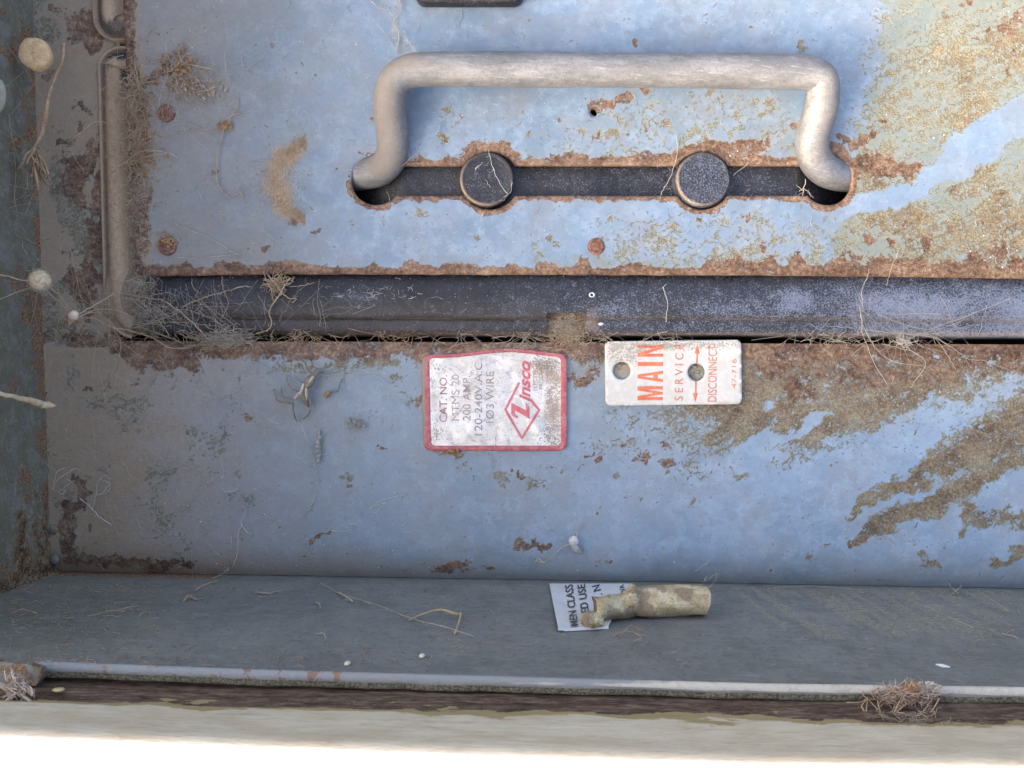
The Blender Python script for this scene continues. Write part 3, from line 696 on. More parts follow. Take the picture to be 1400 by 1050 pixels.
# ------------------------------------------------------------------ TRIM BOARD outside the box
def lerp_px(px, t): return np.interp(px, [-400, 0, 360, 700, 1040, 1400, 1800], t)
xs = np.arange(-500, 2000, 10.0); V = []; nj = 0
for xv in xs:
    row = []
    k1 = (DC - 352) / DC; yi = 525 + (lerp_px(700 + (xv - 700) / k1, [915, 927, 936, 943, 951, 955, 959]) - 525) * k1
    k2 = (DC - 440) / DC; yo = 525 + (lerp_px(700 + (xv - 700) / k2, [985, 999, 1014, 1026, 1036, 1041, 1046]) - 525) * k2
    yi = min(yi + 5, yo)  # the inner edge tucks just behind the lip
    row.append((xv, yi - 0.0, 300))
    for t in np.linspace(0, 1, 12):
        zz_ = 352 + 86 * t; row.append((xv, yi + (yo - yi) * t - (1.6 if t > .45 else 0) + .8 * fbm([xv], [t * 60], 30, 3)[0], zz_))
    row += [(xv, yo + 1.5, 441.5), (xv, yo + 5, 443.5), (xv, yo + 30, 444), (xv, yo + 700, 444)]
    V += row; nj = len(row)
F = [(i * nj + j, i * nj + j + 1, (i + 1) * nj + j + 1, (i + 1) * nj + j) for i in range(len(xs) - 1) for j in range(nj - 1)]
tb = mk('trim_board', V, F, M_wood, at=(700, 860, 300))
tag(tb, 'wooden trim board below the box, white sunlit face, cream edge with worn brown wood', 'board')

# ------------------------------------------------------------------ COVER PANEL (with the slot)
KC = (DC - 16) / DC      # the cover lies 16 units in front of the face, so its drawing shrinks by this
def ci(x, y): return 700 + (x - 700) * KC, 525 + (y - 525) * KC
def cov_left(y): return 168 + 0.050 * y
def cov_bot(x): return np.interp(x, [180, 400, 700, 1040, 1400, 1900], [377, 374, 375, 375.5, 380, 387])
slot_r = 35
def slot_poly():
    cl = (515, 246); cr = (1131, 246); k1 = (670, 247); k2 = (960, 247); yT = 226; yB = 268; o = []
    def arc(c, r, a0, a1, n):
        return [(c[0] + r * math.cos(math.radians(a0 + (a1 - a0) * i / n)), c[1] + r * math.sin(math.radians(a0 + (a1 - a0) * i / n))) for i in range(n + 1)]
    def ang(r, dy): return math.degrees(math.asin(dy / r))
    o += arc(cl, 35, ang(35, 22), 360 + ang(35, -20), 26)                       # left lobe, clockwise on screen
    o += arc(k1, 40, 180 + ang(40, 21), 360 - ang(40, 21), 16)
    o += arc(k2, 40, 180 + ang(40, 21), 360 - ang(40, 21), 16)
    o += arc(cr, 35, 180 + ang(35, 20), 540 - ang(35, 22), 26)
    o += arc(k2, 40, ang(40, 21), 180 - ang(40, 21), 16)
    o += arc(k1, 40, ang(40, 21), 180 - ang(40, 21), 16)
    return densify(o, 6)
SLOT = slot_poly()
HOLE = [(812 + 5 * math.cos(a), 153 + 6 * math.sin(a)) for a in np.linspace(0, 2 * math.pi, 15)[:-1]]
left = [(cov_left(v) + 1.2 * (fbm([v], [3], 14, 2)[0] - .5) * 2, v) for v in np.arange(372, -430, -5)]
bot = [(u, float(cov_bot(u)) + .9 * (fbm([u], [9], 18, 2)[0] - .5) * 2) for u in np.arange(196, 1900, 5)]
cor = [(187 + 8 * (1 - math.cos(a)), 370 + 7 * math.sin(a)) for a in np.linspace(.2, 1.4, 5)]
outer = left[::-1] + cor + bot + [(1900, -430)]
outer = [p for i, p in enumerate(outer) if i == 0 or math.hypot(p[0] - outer[i - 1][0], p[1] - outer[i - 1][1]) > 1.0]
def z_cover(x, y):
    x = np.asarray(x, float); y = np.asarray(y, float)
    z = 16 + (fbm(x, y, 260, 2) - .5) * 5
    z = z - 2.2 * (1 - sstep(175, 200, y)) * 0
    # shallow pressed channel running left of the slot and the raised field above the handle
    z = z - 2.5 * np.exp(-((y - 205) / 16.) ** 2) * (1 - sstep(440, 520, x)) * sstep(330, 420, x)
    z = z + 2.5 * np.exp(-((y - 282) / 18.) ** 2) * (1 - sstep(470, 760, x)) * sstep(380, 460, x)
    z = z + 3.0 * sstep(532, 548, x) * (1 - sstep(64, 78, y))
    z = z - 2.0 * sstep(18, -6, y) * sstep(540, 560, x) * (1 - sstep(700, 740, x))
    d = np.hypot(x - 815, y - 151); z = z - 3.5 * np.exp(-(d / 9.) ** 2)
    for sx_, sy_ in ((228, 152), (230, 336), (815, 337)): z = z - 1.5 * np.exp(-(np.hypot(x - sx_, y - sy_) / 15.) ** 2)
    db = cov_bot(x) - y; z = z - 2.2 * np.exp(-(np.clip(db, 0, 99) / 4.) ** 2)
    return z
V, F = sheet(outer, [SLOT, HOLE], 4.6, z_cover, 7)
P = P2(V); x, y = P[:, 0].copy(), P[:, 1].copy()
PS = P.copy(); P = warp(P, .7)
cov = thing('cover_panel', 'upper blue steel cover plate with long handle slot, rust along its bottom edge', 'metal cover', (700, 200, 5))
db = cov_bot(x) - y; teeth = 4 + 30 * np.clip(fbm(x, 0 * x + 17, 17, 2) - .36, 0, 1) + 18 * fbm(x, 0 * x + 60, 90, 2) * .6
teeth = teeth * (1 + .7 * sstep(850, 1150, x))
R = 1.05 * (1 - sstep(.6, 1.3, db / teeth))
ds = seg_dist(PS, SLOT); ups = (y < 246)
hs = np.where(ups, 3 + 30 * np.clip(fbm(x, 0 * x + 200, 26, 2) - .34, 0, 1) + 5, 5 + 6 * fbm(x, 0 * x + 300, 20, 2))
R = np.maximum(R, 1.0 * (1 - sstep(.55, 1.3, ds / hs)) * np.where((x < 545) & ups, .3, 1))
R = np.maximum(R, stroke(P, [(640, 212, 9), (655, 204, 10), (690, 204, 9), (705, 215, 8)], 9, .9))
R = np.maximum(R, stroke(P, [(925, 215, 10), (965, 200, 11), (1000, 205, 12), (1040, 200, 9)], 9, .9))
R = np.maximum(R, stroke(P, [(1160, 225, 14), (1200, 228, 18), (1240, 232, 14), (1255, 225, 8)], 12, 1.0, .6))
R = np.maximum(R, stroke(P, [(1150, 185, 9), (1165, 195, 8), (1190, 190, 6)], 8, .95))
R = np.maximum(R, stroke(P, [(808, 146, 8), (835, 142, 9), (855, 132, 6)], 8, .95))
R = np.maximum(R, spots(P, [(763, 168, 6), (876, 127, 6), (884, 178, 9, .6, .9), (815, 184, 6, 1, .9), (865, 178, 8, .6, .75), (1200, 170, 5, 1.6), (1188, 178, 8, .6), (629, 158, 6, .8), (505, 162, 4), (371, 60, 8, .7, .9), (868, 62, 5), (712, 22, 3), (444, 228, 2.5), (367, 341, 6), (433, 314, 5, 1.3, .85), (400, 302, 8, 1, .85), (460, 232, 3), (1260, 84, 9, .4), (1316, 8, 9, .6), (1349, 40, 8, .6), (1335, 52, 5), (1387, 75, 16, .35, .95), (1378, 95, 8, .4), (1392, 22, 14, .8, .95), (1375, 40, 14, 1, .8), (1168, 318, 7), (1185, 328, 8), (1212, 330, 7), (1262, 336, 12, .8), (1240, 303, 5), (1300, 315, 12, .7, .8), (1345, 305, 6, 1, .8), (1370, 345, 16, 1.2, .95), (1160, 358, 14, 1, .9), (1330, 350, 12, 1.6, .9), (1020, 296, 5, 2.2, .75), (1050, 340, 8, 1, .8), (956, 305, 6, 1, .85), (1083, 171, 5, 2), (1048, 192, 10, .7, .8), (300, 232, 4, 1.5), (230, 122, 6), (225, 92, 5)]))
LE = (1 - sstep(6, 26, x - cov_left(y) + 8 * (fbm(x, y, 16, 3) - .5))) 
R = np.maximum(R, LE * (.45 + .75 * fbm(x, y, 34, 3)))
R = np.maximum(R, stroke(P, [(184, 110, 12), (186, 160, 14), (188, 200, 18), (190, 270, 16), (190, 330, 14)], 12, .85, .6))
R = np.maximum(R, stroke(P, [(195, 118, 6), (215, 108, 7), (240, 100, 6)], 6, .8))
G = blobpoly(P, [(1196, -430), (1900, -430), (1900, 380), (1080, 380), (1130, 300), (1250, 270), (1170, 268), (1160, 210), (1150, 150), (1168, 130), (1182, 95), (1200, 60), (1192, 20)], 14, .36)
G = G + .45 * sstep(.42, .7, fbm(x, y, 60, 3)) * (G > .2)
G = np.maximum(G, stroke(P, [(1165, 260, 6), (1220, 262, 18), (1280, 240, 30), (1330, 200, 30), (1420, 160, 30)], 12, .68, .8))
G = np.maximum(G, stroke(P, [(1185, 300, 20), (1260, 320, 40), (1340, 320, 45), (1440, 280, 60)], 12, .76, .8))
G = np.maximum(G, stroke(P, [(1340, 85, 18), (1375, 70, 24), (1410, 40, 30)], 12, .75, .8))
G = G - stroke(P, [(1265, 248, 10), (1290, 232, 18), (1340, 195, 24), (1380, 168, 22), (1420, 140, 20)], 12, .95, .5)
G = G - stroke(P, [(1090, 300, 18), (1160, 285, 14), (1230, 268, 10), (1262, 262, 8)], 12, .9, .5)
G = G - spots(P, [(1160, 320, 22, 1.6, .25), (1330, 12, 20, 1.6, .4), (1250, 45, 16, 1.4, .35), (1235, 110, 16, 1, .25), (1390, 125, 18, 1, .45), (1200, 185, 12, 2.4, .3)])
G = np.maximum(G, spots(P, [(975, 125, 9, .8, .8), (1055, 118, 12, .8, .6), (1048, 145, 14, .9, .7), (905, 170, 14, 1.2, .6), (860, 175, 16, 1.2, .6), (840, 185, 8, 1.4, .7), (780, 200, 18, 1, .6), (722, 187, 4, 1), (710, 160, 10, .6, .6), (612, 150, 9, 1.2, .7), (608, 192, 7), (618, 170, 8, .6, .6), (1098, 62, 12, .7, .75), (1130, 72, 8, .6, .6), (955, 308, 14, 1.2, .65), (915, 305, 14, .8, .6), (890, 330, 24, 1.4, .6), (860, 340, 20, 1.4, .5), (760, 335, 10, .8, .7), (755, 328, 6), (740, 345, 10, 1, .65), (730, 328, 8, .6, .5), (570, 292, 6, 2.6, .7), (480, 305, 8, .8, .6), (655, 325, 8, 1, .65), (1020, 350, 30, 2, .6), (1040, 300, 22, 1.6, .5), (1050, 330, 20, 1.4, .5), (975, 350, 20, 1.6, .6), (520, 298, 4, 1, .6), (425, 285, 5, 1, .9), (395, 300, 10, .8, .7), (340, 340, 8, 1.4, .5), (1000, 180, 18, 1.2, .5), (940, 190, 20, 1.2, .5), (1090, 205, 20, .7, .6)]))
G = np.maximum(G, blobpoly(P, [(830, 290), (1110, 290), (1190, 300), (1190, 372), (840, 372), (800, 350)], 24, .40)); G = np.maximum(G, blobpoly(P, [(790, 165), (870, 122), (1085, 122), (1085, 225), (700, 222), (720, 195)], 20, .34)); G = np.maximum(G, blobpoly(P, [(1180, 60), (1420, -20), (1420, 130), (1330, 190), (1190, 230)], 24, .55))
G = G - stroke(P, [(1265, 248, 10), (1290, 232, 18), (1340, 195, 24), (1380, 168, 22), (1420, 140, 20)], 12, .6, .5)
A = .85 * blobpoly(P, [(1200, -430), (1900, -430), (1900, 380), (1120, 380), (1150, 250), (1180, 130), (1200, 80)], 25, 1) * (.5 + .7 * fbm(x, y, 70, 3))
A = np.maximum(A, .5 * (1 - sstep(14, 60, db)) * sstep(450, 850, x)); A = np.maximum(A, blobpoly(P, [(790, 165), (870, 122), (1085, 122), (1085, 225), (700, 222), (720, 195)], 30, .34)); A = np.maximum(A, .45 * (1 - sstep(8, 34, ds)) * ups * (x > 560))
A = A - 1.5 * stroke(P, [(1265, 248, 10), (1290, 232, 18), (1340, 195, 24), (1380, 168, 22), (1420, 140, 20)], 12, .95, .5)
A = A - stroke(P, [(1090, 300, 18), (1160, 285, 14), (1230, 268, 10), (1262, 262, 8)], 12, .9, .5)
B = LE * .85 + (1 - sstep(180, 620, x + 100 * (fbm(x, y, 90, 3) - .5))) * .62 + .03
tri = blobpoly(P, [(165, -430), (245, -430), (250, 25), (258, 62), (225, 66), (170, 70)], 12, .5); B = np.maximum(B, tri)
B = np.maximum(B, stroke(P, [(405, 203, 12), (384, 215, 20), (378, 245, 24), (386, 278, 20), (402, 294, 8)], 12, 1.0, .6) * (1 - .8 * spots(P, [(418, 244, 26, .8, 1)])))
B = np.maximum(B, stroke(P, [(545, -20, 4), (540, 40, 6), (545, 75, 6)], 5, .35, .5))
B = np.maximum(B, stroke(P, [(200, 125, 20), (205, 150, 24), (195, 190, 14)], 12, .55, .6))
B = np.maximum(B, spots(P, [(1092, 200, 14, .5, 1.0)]) * (y < 225))
st = np.stack([np.clip(R, 0, 1.3), np.clip(G, 0, 1.3), np.clip(B, 0, 1), np.clip(A, 0, 1)], 1)
V = V.copy(); V[:, 0] = 700 + (V[:, 0] - 700) * KC; V[:, 1] = 525 + (V[:, 1] - 525) * KC
mk('cover_sheet', V, F, M_cover, cov, stain=st)

def screw(cx, cy, r, slotang, lab, tilt=0):
    cx, cy = ci(cx, cy)
    m = MB(); n = 24; prof = [(1.0, -4), (1.0, 1.5), (.9, 3.0), (.7, 3.8), (.62, 3.0), (.58, 2.9), (.3, 3.6), (0.02, 3.9)]; v = []
    for rr, dz in prof:
        for i in range(n):
            a = 2 * math.pi * i / n; v.append((cx + r * rr * math.cos(a) * (1 + .03 * math.sin(3 * a)), cy + r * rr * math.sin(a), 15 + dz))
    f = [(j * n + i, j * n + (i + 1) % n, (j + 1) * n + (i + 1) % n, (j + 1) * n + i) for j in range(len(prof) - 1) for i in range(n)]
    m.add(v, f)
    ca, sa = math.cos(slotang), math.sin(slotang)
    for k in (-1, 1):
        b = [(cx + ca * u * r * .6 - sa * w, cy + sa * u * r * .6 + ca * w, 19.6 + dz) for u in (-1, 1) for w in (k * 1.3, k * 2.5) for dz in (-2, 0)]
        m.add(b, [(0, 1, 3, 2), (4, 6, 7, 5), (0, 4, 5, 1), (2, 3, 7, 6), (1, 5, 7, 3), (0, 2, 6, 4)])
    m.build('screw', M_rustscrew, cov, smooth=False)['label'] = lab
screw(227, 155, 12, .3, 'rusty screw near the top left'); screw(229, 337, 12, .9, 'flaking brown screw near the lower left'); screw(815, 337, 11.5, -.5, 'round rusted screw below the slot')
# punched collar of the empty screw hole
m = MB(); v = []; n = 20; prof = [(10, 12.6), (9.4, 14.2), (8, 14.6), (6.3, 13.4), (6.0, 6)]
for rr, z in prof:
    for i in range(n):
        a = 2 * math.pi * i / n; v.append(ci(814 + rr * math.cos(a), 151.5 + rr * math.sin(a)) + (z,))
m.add(v, [(j * n + i, j * n + (i + 1) % n, (j + 1) * n + (i + 1) % n, (j + 1) * n + i) for j in range(len(prof) - 1) for i in range(n)])
m.build('hole_collar', M_handle, cov, stain=np.tile([0, 0, .2, 0], (len(m.v), 1)))

m = MB(); v, f = sheet(densify(rrect(571, -70, 716, 19.5, 14), 6), [], 10, lambda a, b: 40 + 0 * np.asarray(a), 20)  # dark strip added to stand for shade along the top edge
m.add(v, f); V = np.array(m.v); o_ = mk('top_shade_strip', V, m.f, M_black, cov, stain=np.tile([0, 0, 0, .05], (len(V), 1))); o_['label'] = 'dark rounded strip added for the shade at the top edge of the picture'
# ------------------------------------------------------------------ HANDLE
hd = [ray(*q) for q in [(440, 241, -32), (468, 240, -20), (496, 238, -4), (521, 231, 10), (536, 211, 22), (536, 178, 34), (533, 146, 46), (538, 116, 54), (556, 99, 58), (590, 95, 60), (700, 95, 60), (850, 96, 60), (1000, 97, 60), (1080, 98, 60), (1112, 102, 59), (1125, 116, 56), (1122, 150, 45), (1111, 184, 32), (1112, 212, 20), (1127, 232, 10), (1148, 240, -4), (1175, 242, -20), (1205, 242, -32)]]
pts = smooth_path(hd, 7)
def hr(p):
    r = 21.5
    r -= 1.2 * math.exp(-((p[0] - 1112) / 18) ** 2) * (p[1] < 150)
    return r + .5 * math.sin(p[0] * .02)
m = MB(); m.tube(pts, [hr(p) for p in pts], 36)
V = np.array(m.v); x, y, z = V.T
B = .22 + .8 * (1 - sstep(535, 620, x - .3 * (y - 100))) * sstep(-5, 20, z) * (1 - sstep(0, 24, (x - 538)) * (y > 125)) * .9
B = np.where(x < 640, np.clip(B, 0, .75), .08 + .3 * (1 - sstep(-12, 10, 103 - y)) * 0)
B = np.maximum(B, .5 * sstep(1085, 1110, x) * (y < 225) * (.5 + .6 * fbm(x, y, 40, 3)))
B = np.where((y > 226) & (z < 25), B * .25, B)
R = spots(np.stack([x, y], 1), [(565, 82, 8, 2, .5), (1100, 110, 12, .6, .4), (700, 122, 5, 8, .45), (1000, 124, 4, 10, .4), (1108, 232, 4, 2, .6)])
st = np.stack([R, 0 * R, B, 0 * R], 1)
hdl = mk('pull_handle', m.v, m.f, M_handle, stain=st, at=(820, 170, 0))
tag(hdl, 'bent grey metal tube handle hooked into both ends of the cover slot', 'handle')

# ------------------------------------------------------------------ BREAKER (black moulding, buttons)
brk = thing('circuit_breaker', 'black breaker moulding showing through the slot and below the blue cover', 'circuit breaker', (680, 300, -40), 'circuit breakers behind the cover')
# black bar behind the slot
m = MB(); xs = np.arange(440, 1230, 6.0); v = []; ys_ = [190, 215, 232, 247, 262, 280, 305]
for xv in xs:
    for yv in ys_: v.append((xv, yv, 1.5 + 2.2 * math.cos((yv - 247) / 58. * math.pi / 2) + .5 * math.sin(xv * .05)))
n = len(ys_); m.add(v, [(i * n + j, i * n + j + 1, (i + 1) * n + j + 1, (i + 1) * n + j) for i in range(len(xs) - 1) for j in range(n - 1)])
V = np.array(m.v); keep = None
lo = (V[:, 0] < 548) | (V[:, 0] > 1090)
V[:, 2] -= np.where(V[:, 0] < 548, (548 - V[:, 0]) * .5, 0) + np.where(V[:, 0] > 1092, (V[:, 0] - 1092) * .5, 0)
st = np.stack([0 * V[:, 0], 0 * V[:, 0], .0 + 0 * V[:, 0], .10 + .16 * sstep(500, 1000, V[:, 0]) - .3 * lo], 1)
mk('slide_bar', V, m.f, M_black, brk, stain=np.clip(st, 0, 1))
for bx, gl, lab in ((666, .18, 'left round black button'), (956, .45, 'right round button, greyer and shinier')):
    m = MB(); v = []; n = 48; prof = [(1.06, -2), (1.05, 14), (1.03, 20), (.985, 22.6), (.95, 23.2), (.90, 22.6), (.86, 22.3), (.5, 22.8), (.02, 23.0)]
    for rr, z in prof:
        for i in range(n):
            a = 2 * math.pi * i / n; v.append((bx + 35.5 * rr * math.cos(a), 250.5 + 35.5 * rr * math.sin(a), z))
    m.add(v, [(j * n + i, j * n + (i + 1) % n, (j + 1) * n + (i + 1) % n, (j + 1) * n + i) for j in range(len(prof) - 1) for i in range(n)])
    V = np.array(m.v); rr = np.hypot(V[:, 0] - bx, V[:, 1] - 250.5) / 35.5
    an = np.arctan2(V[:, 1] - 250.5, V[:, 0] - bx); B = .6 * np.exp(-((rr - .97) / .04) ** 2) * (.15 + .85 * np.clip(np.cos(an - 2.5), 0, 1))
    mk('button', V, m.f, M_black, brk, stain=np.stack([0 * rr, 0 * rr, B, gl + 0 * rr], 1))['label'] = lab

# bottom band with the notch
NX0, NX1 = 747, 799
bandp = [(352, 1), (372, 2), (378, 4), (386, 7), (396, 9.5), (408, 11), (420, 11), (429, 10), (434.5, 8.5), (437, 5.5), (438.5, 3.0), (442, 2.6), (448, 1.8), (453, .6), (456.5, -1.5), (458, -6), (458.5, -40)]
def band_dy(x): return np.interp(x, [150, 700, 1040, 1400, 1900], [-2.5, 0, 0.6, 3.5, 8])
xs = sorted(set(list(np.arange(150, 1900, 5.0)) + [NX0 - .01, NX0, NX1, NX1 + .01])); n = len(bandp); v = []
for xv in xs:
    for (yv, zv) in bandp:
        v.append((xv, yv + band_dy(xv) + .25 * math.sin(xv * .03), zv + 1.4 * math.sin(xv * .009 + 1)))
F = []
for i in range(len(xs) - 1):
    for j in range(n - 1):
        if NX0 <= (xs[i] + xs[i + 1]) / 2 <= NX1 and j >= 7: continue
        F.append((i * n + j, i * n + j + 1, (i + 1) * n + j + 1, (i + 1) * n + j))
V = np.array(v); x, y = V[:, 0], V[:, 1]
A = .05 + .38 * sstep(560, 860, x) + .42 * sstep(1000, 1250, x) ; A = A * (.45 + .8 * fbm(x, y * 2.5, 70, 4)) * (.6 + .5 * sstep(380, 420, y))  # sheen painted as haze: dark next to the cover, brighter to the right
A = np.maximum(A, spots(np.stack([x, y], 1), [(492, 408, 8, 5, .45), (240, 402, 9, 2, .4), (1085, 412, 22, 2, .85), (1225, 408, 18, 1.5, .85), (830, 425, 16, 4, .6), (1000, 425, 16, 5, .6)]))
B = .0 + .55 * (1 - sstep(160, 230, x)) + .30 * np.exp(-((y - 458) / 2.5) ** 2) + .25 * np.exp(-((y - band_dy(x) - 436) / 1.2) ** 2)  # last term paints a thin highlight along the crest
B = np.maximum(B, spots(np.stack([x, y], 1), [(808, 442, 14, .9, .3)]) )
bz = mk('bottom_band', V, F, M_black, brk, stain=np.clip(np.stack([0 * x, 0 * x, B, A], 1), 0, 1))
# recess inside the notch
m = MB(); zb = -7
m.add([(NX0, 426, 9), (NX1, 426, 9), (NX1, 426, zb), (NX0, 426, zb)], [(0, 1, 2, 3)])
m.add([(NX0, 426, 9), (NX0, 426, zb), (NX0, 462, zb), (NX0, 462, 0)], [(0, 1, 2, 3)])
m.add([(NX1, 426, 9), (NX1, 426, zb), (NX1, 462, zb), (NX1, 462, 0)], [(0, 3, 2, 1)])
m.add([(NX0, 426, zb), (NX1, 426, zb), (NX1, 460, zb), (NX0, 460, zb)], [(0, 3, 2, 1)])
m.build('notch', M_black, brk, smooth=False, stain=np.tile([.2, 0, .45, 0], (len(m.v), 1)))
# rounded frame at the left
def sweep(path, prof):
    """path of the outer edge; prof (inward distance, z). inward = right-hand normal of travel on screen"""
    v = []
    for i, p in enumerate(path):
        a = path[max(0, i - 1)]; b = path[min(len(path) - 1, i + 1)]; t = np.array(b) - np.array(a); t = t / np.hypot(*t)
        nrm = np.array((-t[1], t[0]))
        for d, z in prof: q = np.array(p) + nrm * d; v.append((q[0], q[1], z))
    n = len(prof); return v, [(i * n + j, i * n + j + 1, (i + 1) * n + j + 1, (i + 1) * n + j) for i in range(len(path) - 1) for j in range(n - 1)]
def arcp(c, r, a0, a1, n=14): return [(c[0] + r * math.cos(math.radians(a0 + (a1 - a0) * i / n)), c[1] + r * math.sin(math.radians(a0 + (a1 - a0) * i / n))) for i in range(n + 1)]
prof = [(-1, -12), (0, 3), (1.5, 4.5), (3.5, 4), (5, 1), (7.5, .5), (9.5, 2), (12, 8), (16, 11.5), (21, 13), (26, 12.6), (31, 9), (35, 4), (38, 0), (44, -3), (58, -5)]
leftp = [(142 + .025 * (v_ - 380), v_) for v_ in np.arange(410, 98, -6)]
path = arcp((190, 418), 46, 100, 172, 10) + leftp + arcp((166, 96), 32, 186, 270, 14) + [(180, 64), (215, 64)]
v, f = sweep(path, prof)
# radius tighter on the inner side: pull degenerate inner points
V = np.array(v); d = np.tile([p[0] for p in prof], len(path)); x, y = V[:, 0], V[:, 1]
B = np.where(d > 9, .95 * sstep(95, 150, y) * (1 - .2 * sstep(395, 430, y)), .30); B = np.where((d > 14) & (y > 85) & (d < 33), np.maximum(B, .85), B)
B = np.where((d <= 3.5), .8, B); B = np.where(d > 36, B * .55, B)
mk('side_frame', V, f, M_black, brk, stain=np.clip(np.stack([.25 * (d > 34) + 0 * B, 0 * B, B, .2 + 0 * B], 1), 0, 1))
brk2 = thing('circuit_breaker', 'black breaker frame corner at the very top left, above the lower frame', 'circuit breaker', (150, 0, -20), 'circuit breakers behind the cover')
path = [(215, 56), (180, 56)] + arcp((162, 24), 34, 90, 180, 14) + [(127.5, v_) for v_ in np.arange(18, -420, -8)]
v, f = sweep(path, prof); V = np.array(v); d = np.tile([p[0] for p in prof], len(path)); x, y = V[:, 0], V[:, 1]
B = np.where(d <= 5, .7, np.where(d < 26, .22, .9 * (1 - sstep(20, 40, y)))); B = np.where((d > 20) & (y < 35), .85, B)
mk('side_frame', V, f, M_black, brk2, stain=np.clip(np.stack([0 * B, 0 * B, B, .3 + 0 * B], 1), 0, 1))

# ------------------------------------------------------------------ LABELS
def text_mesh(s, bold=0.0, shear=0.0):
    cu = bpy.data.curves.new('lettering_source', 'FONT'); cu.body = s; cu.resolution_u = 4; cu.offset = bold; cu.shear = shear
    o = bpy.data.objects.new('lettering_source', cu); COL.objects.link(o)
    dg = bpy.context.evaluated_depsgraph_get(); me = o.evaluated_get(dg).to_mesh()
    v = np.array([tuple(q.co) for q in me.vertices])[:, :2]; f = [tuple(p.vertices) for p in me.polygons]
    o.evaluated_get(dg).to_mesh_clear(); bpy.data.objects.remove(o); bpy.data.curves.remove(cu)
    return v, f
def lettering(s, x0, y0, length, height, mat, parent, zf, bold=0.0, shear=0.0, tilt=0.0, lab=None, to=None):
    """text that reads up the photograph: origin (baseline start) x0,y0; length along -y, height towards -x"""
    v, f = text_mesh(s, bold, shear); mn = v.min(0); mx = v.max(0)
    u = (v[:, 0] - mn[0]) / (mx[0] - mn[0]) * length; w = (v[:, 1] - mn[1]) / (mx[1] - mn[1]) * height
    if to: pts = np.array([to(a, b) for a, b in zip(u, w)])
    else:
        X = x0 - w + u * tilt; Y = y0 - u - w * tilt * 0; pts = np.stack([X, Y, zf(X, Y)], 1)
    o = mk('lettering', pts, [q[::-1] for q in f], mat, parent, smooth=False)
    return o

rl = thing('rating_label', 'crumpled silver foil label with red border and diamond logo, left of the orange-lettered plate', 'label', (680, 545, 0))
WR = [(640, 590, 34, 3.0, .9), (610, 560, 20, -2.2, .5), (655, 500, 28, 2.6, 1.1), (700, 520, 22, -1.8, .2), (735, 585, 26, 3.2, -.7), (600, 500, 24, 2.4, .4), (750, 510, 20, 2.2, 1.4), (675, 560, 30, -1.6, 1.0)]
def z_lab(x, y):
    x = np.asarray(x, float); y = np.asarray(y, float); z = z_face(x, np.full_like(x, 560)) + 3.2
    for (cx, cy, r, a, an) in WR:
        u = (x - cx) * math.cos(an) + (y - cy) * math.sin(an); w = -(x - cx) * math.sin(an) + (y - cy) * math.cos(an)
        z = z + .55 * a * np.exp(-(u / (r * .28)) ** 2 - (w / r) ** 2)
    z = z + 2.6 * (fbm(x, y, 26, 3) - .5) + 3 * np.exp(-((x - 768) / 10) ** 2) * np.exp(-((y - 500) / 40) ** 2) * .5
    return z
def curve_top(poly):   # the label's top edge bulges up in the middle and its left edge leans
    return [(px + (.02 * (y_ - 550) if px < 600 else 0), py + (1 - sstep(470, 560, py)) * (5.5 - 9 * math.exp(-((px - 695) / 55.) ** 2))) for (px, py), y_ in zip(poly, [q[1] for q in poly])]
outl = curve_top(densify(rrect(578, 480, 775, 616, 11), 4)); innl = curve_top(densify(rrect(588.5, 485, 766.5, 609, 6), 4))
V, F = sheet(outl, [], 3.0, lambda a, b: z_lab(a, b), 2.6)
P = P2(V); G = .10 + blobpoly(P, [(745, 500), (770, 500), (770, 612), (735, 612), (742, 560)], 10, .45) + .22 * np.exp(-((P[:, 0] - 592) / 9.) ** 2) + spots(P, [(740, 490, 22, 1, .3), (600, 590, 12, 1, .25), (605, 500, 14, 1, .2), (650, 528, 12, 1, .2)])
B = spots(P, [(752, 515, 13, 1, .7), (757, 560, 22, .6, .75), (645, 530, 10, .7, .35), (650, 600, 10, 2, .2), (595, 545, 14, .5, .4)])
mk('foil_sheet', V, F, M_foil, rl, stain=np.clip(np.stack([0 * B, G, B, 0 * B], 1), 0, 1))
V, F = sheet(outl, [innl], 3.0, lambda a, b: z_lab(a, b) + .55, .4)
P = P2(V); B = .8 * (1 - sstep(578, 588, P[:, 0])) + .55 * sstep(768, 775, P[:, 0]) + .35 * (1 - sstep(483, 492, P[:, 1])) * (.4 + fbm(P[:, 0], P[:, 1], 30, 3))
mk('border', V, F, M_border, rl, stain=np.clip(np.stack([0 * B, 0 * B, B, 0 * B], 1), 0, 1))
zl = lambda a, b: z_lab(a, b) + .75
lettering('CAT. NO.', 611.5, 577, 64, 10.5, M_maroon, rl, zl, .004)
lettering('MTMS 20', 628, 575, 63, 10.5, M_greyprint, rl, zl, 0.0)
lettering('200 AMP.', 643.5, 575, 61, 10.5, M_greyprint, rl, zl, .002)
lettering('120-240V.A.C.', 659.5, 595, 104, 10.5, M_greyprint, rl, zl, .003)
lettering('1Ø3 WIRE', 675.5, 578, 70, 11, M_greyprint, rl, zl, .002)
lettering('ELECTRICAL', 734.5, 534, 42, 6, M_greyprint, rl, zl, .004)
lettering('PRODUCTS', 742.5, 532, 40, 6, M_greyprint, rl, zl, .004)
lettering('74-260', 765, 602, 27, 6, M_greyprint, rl, zl, .003)
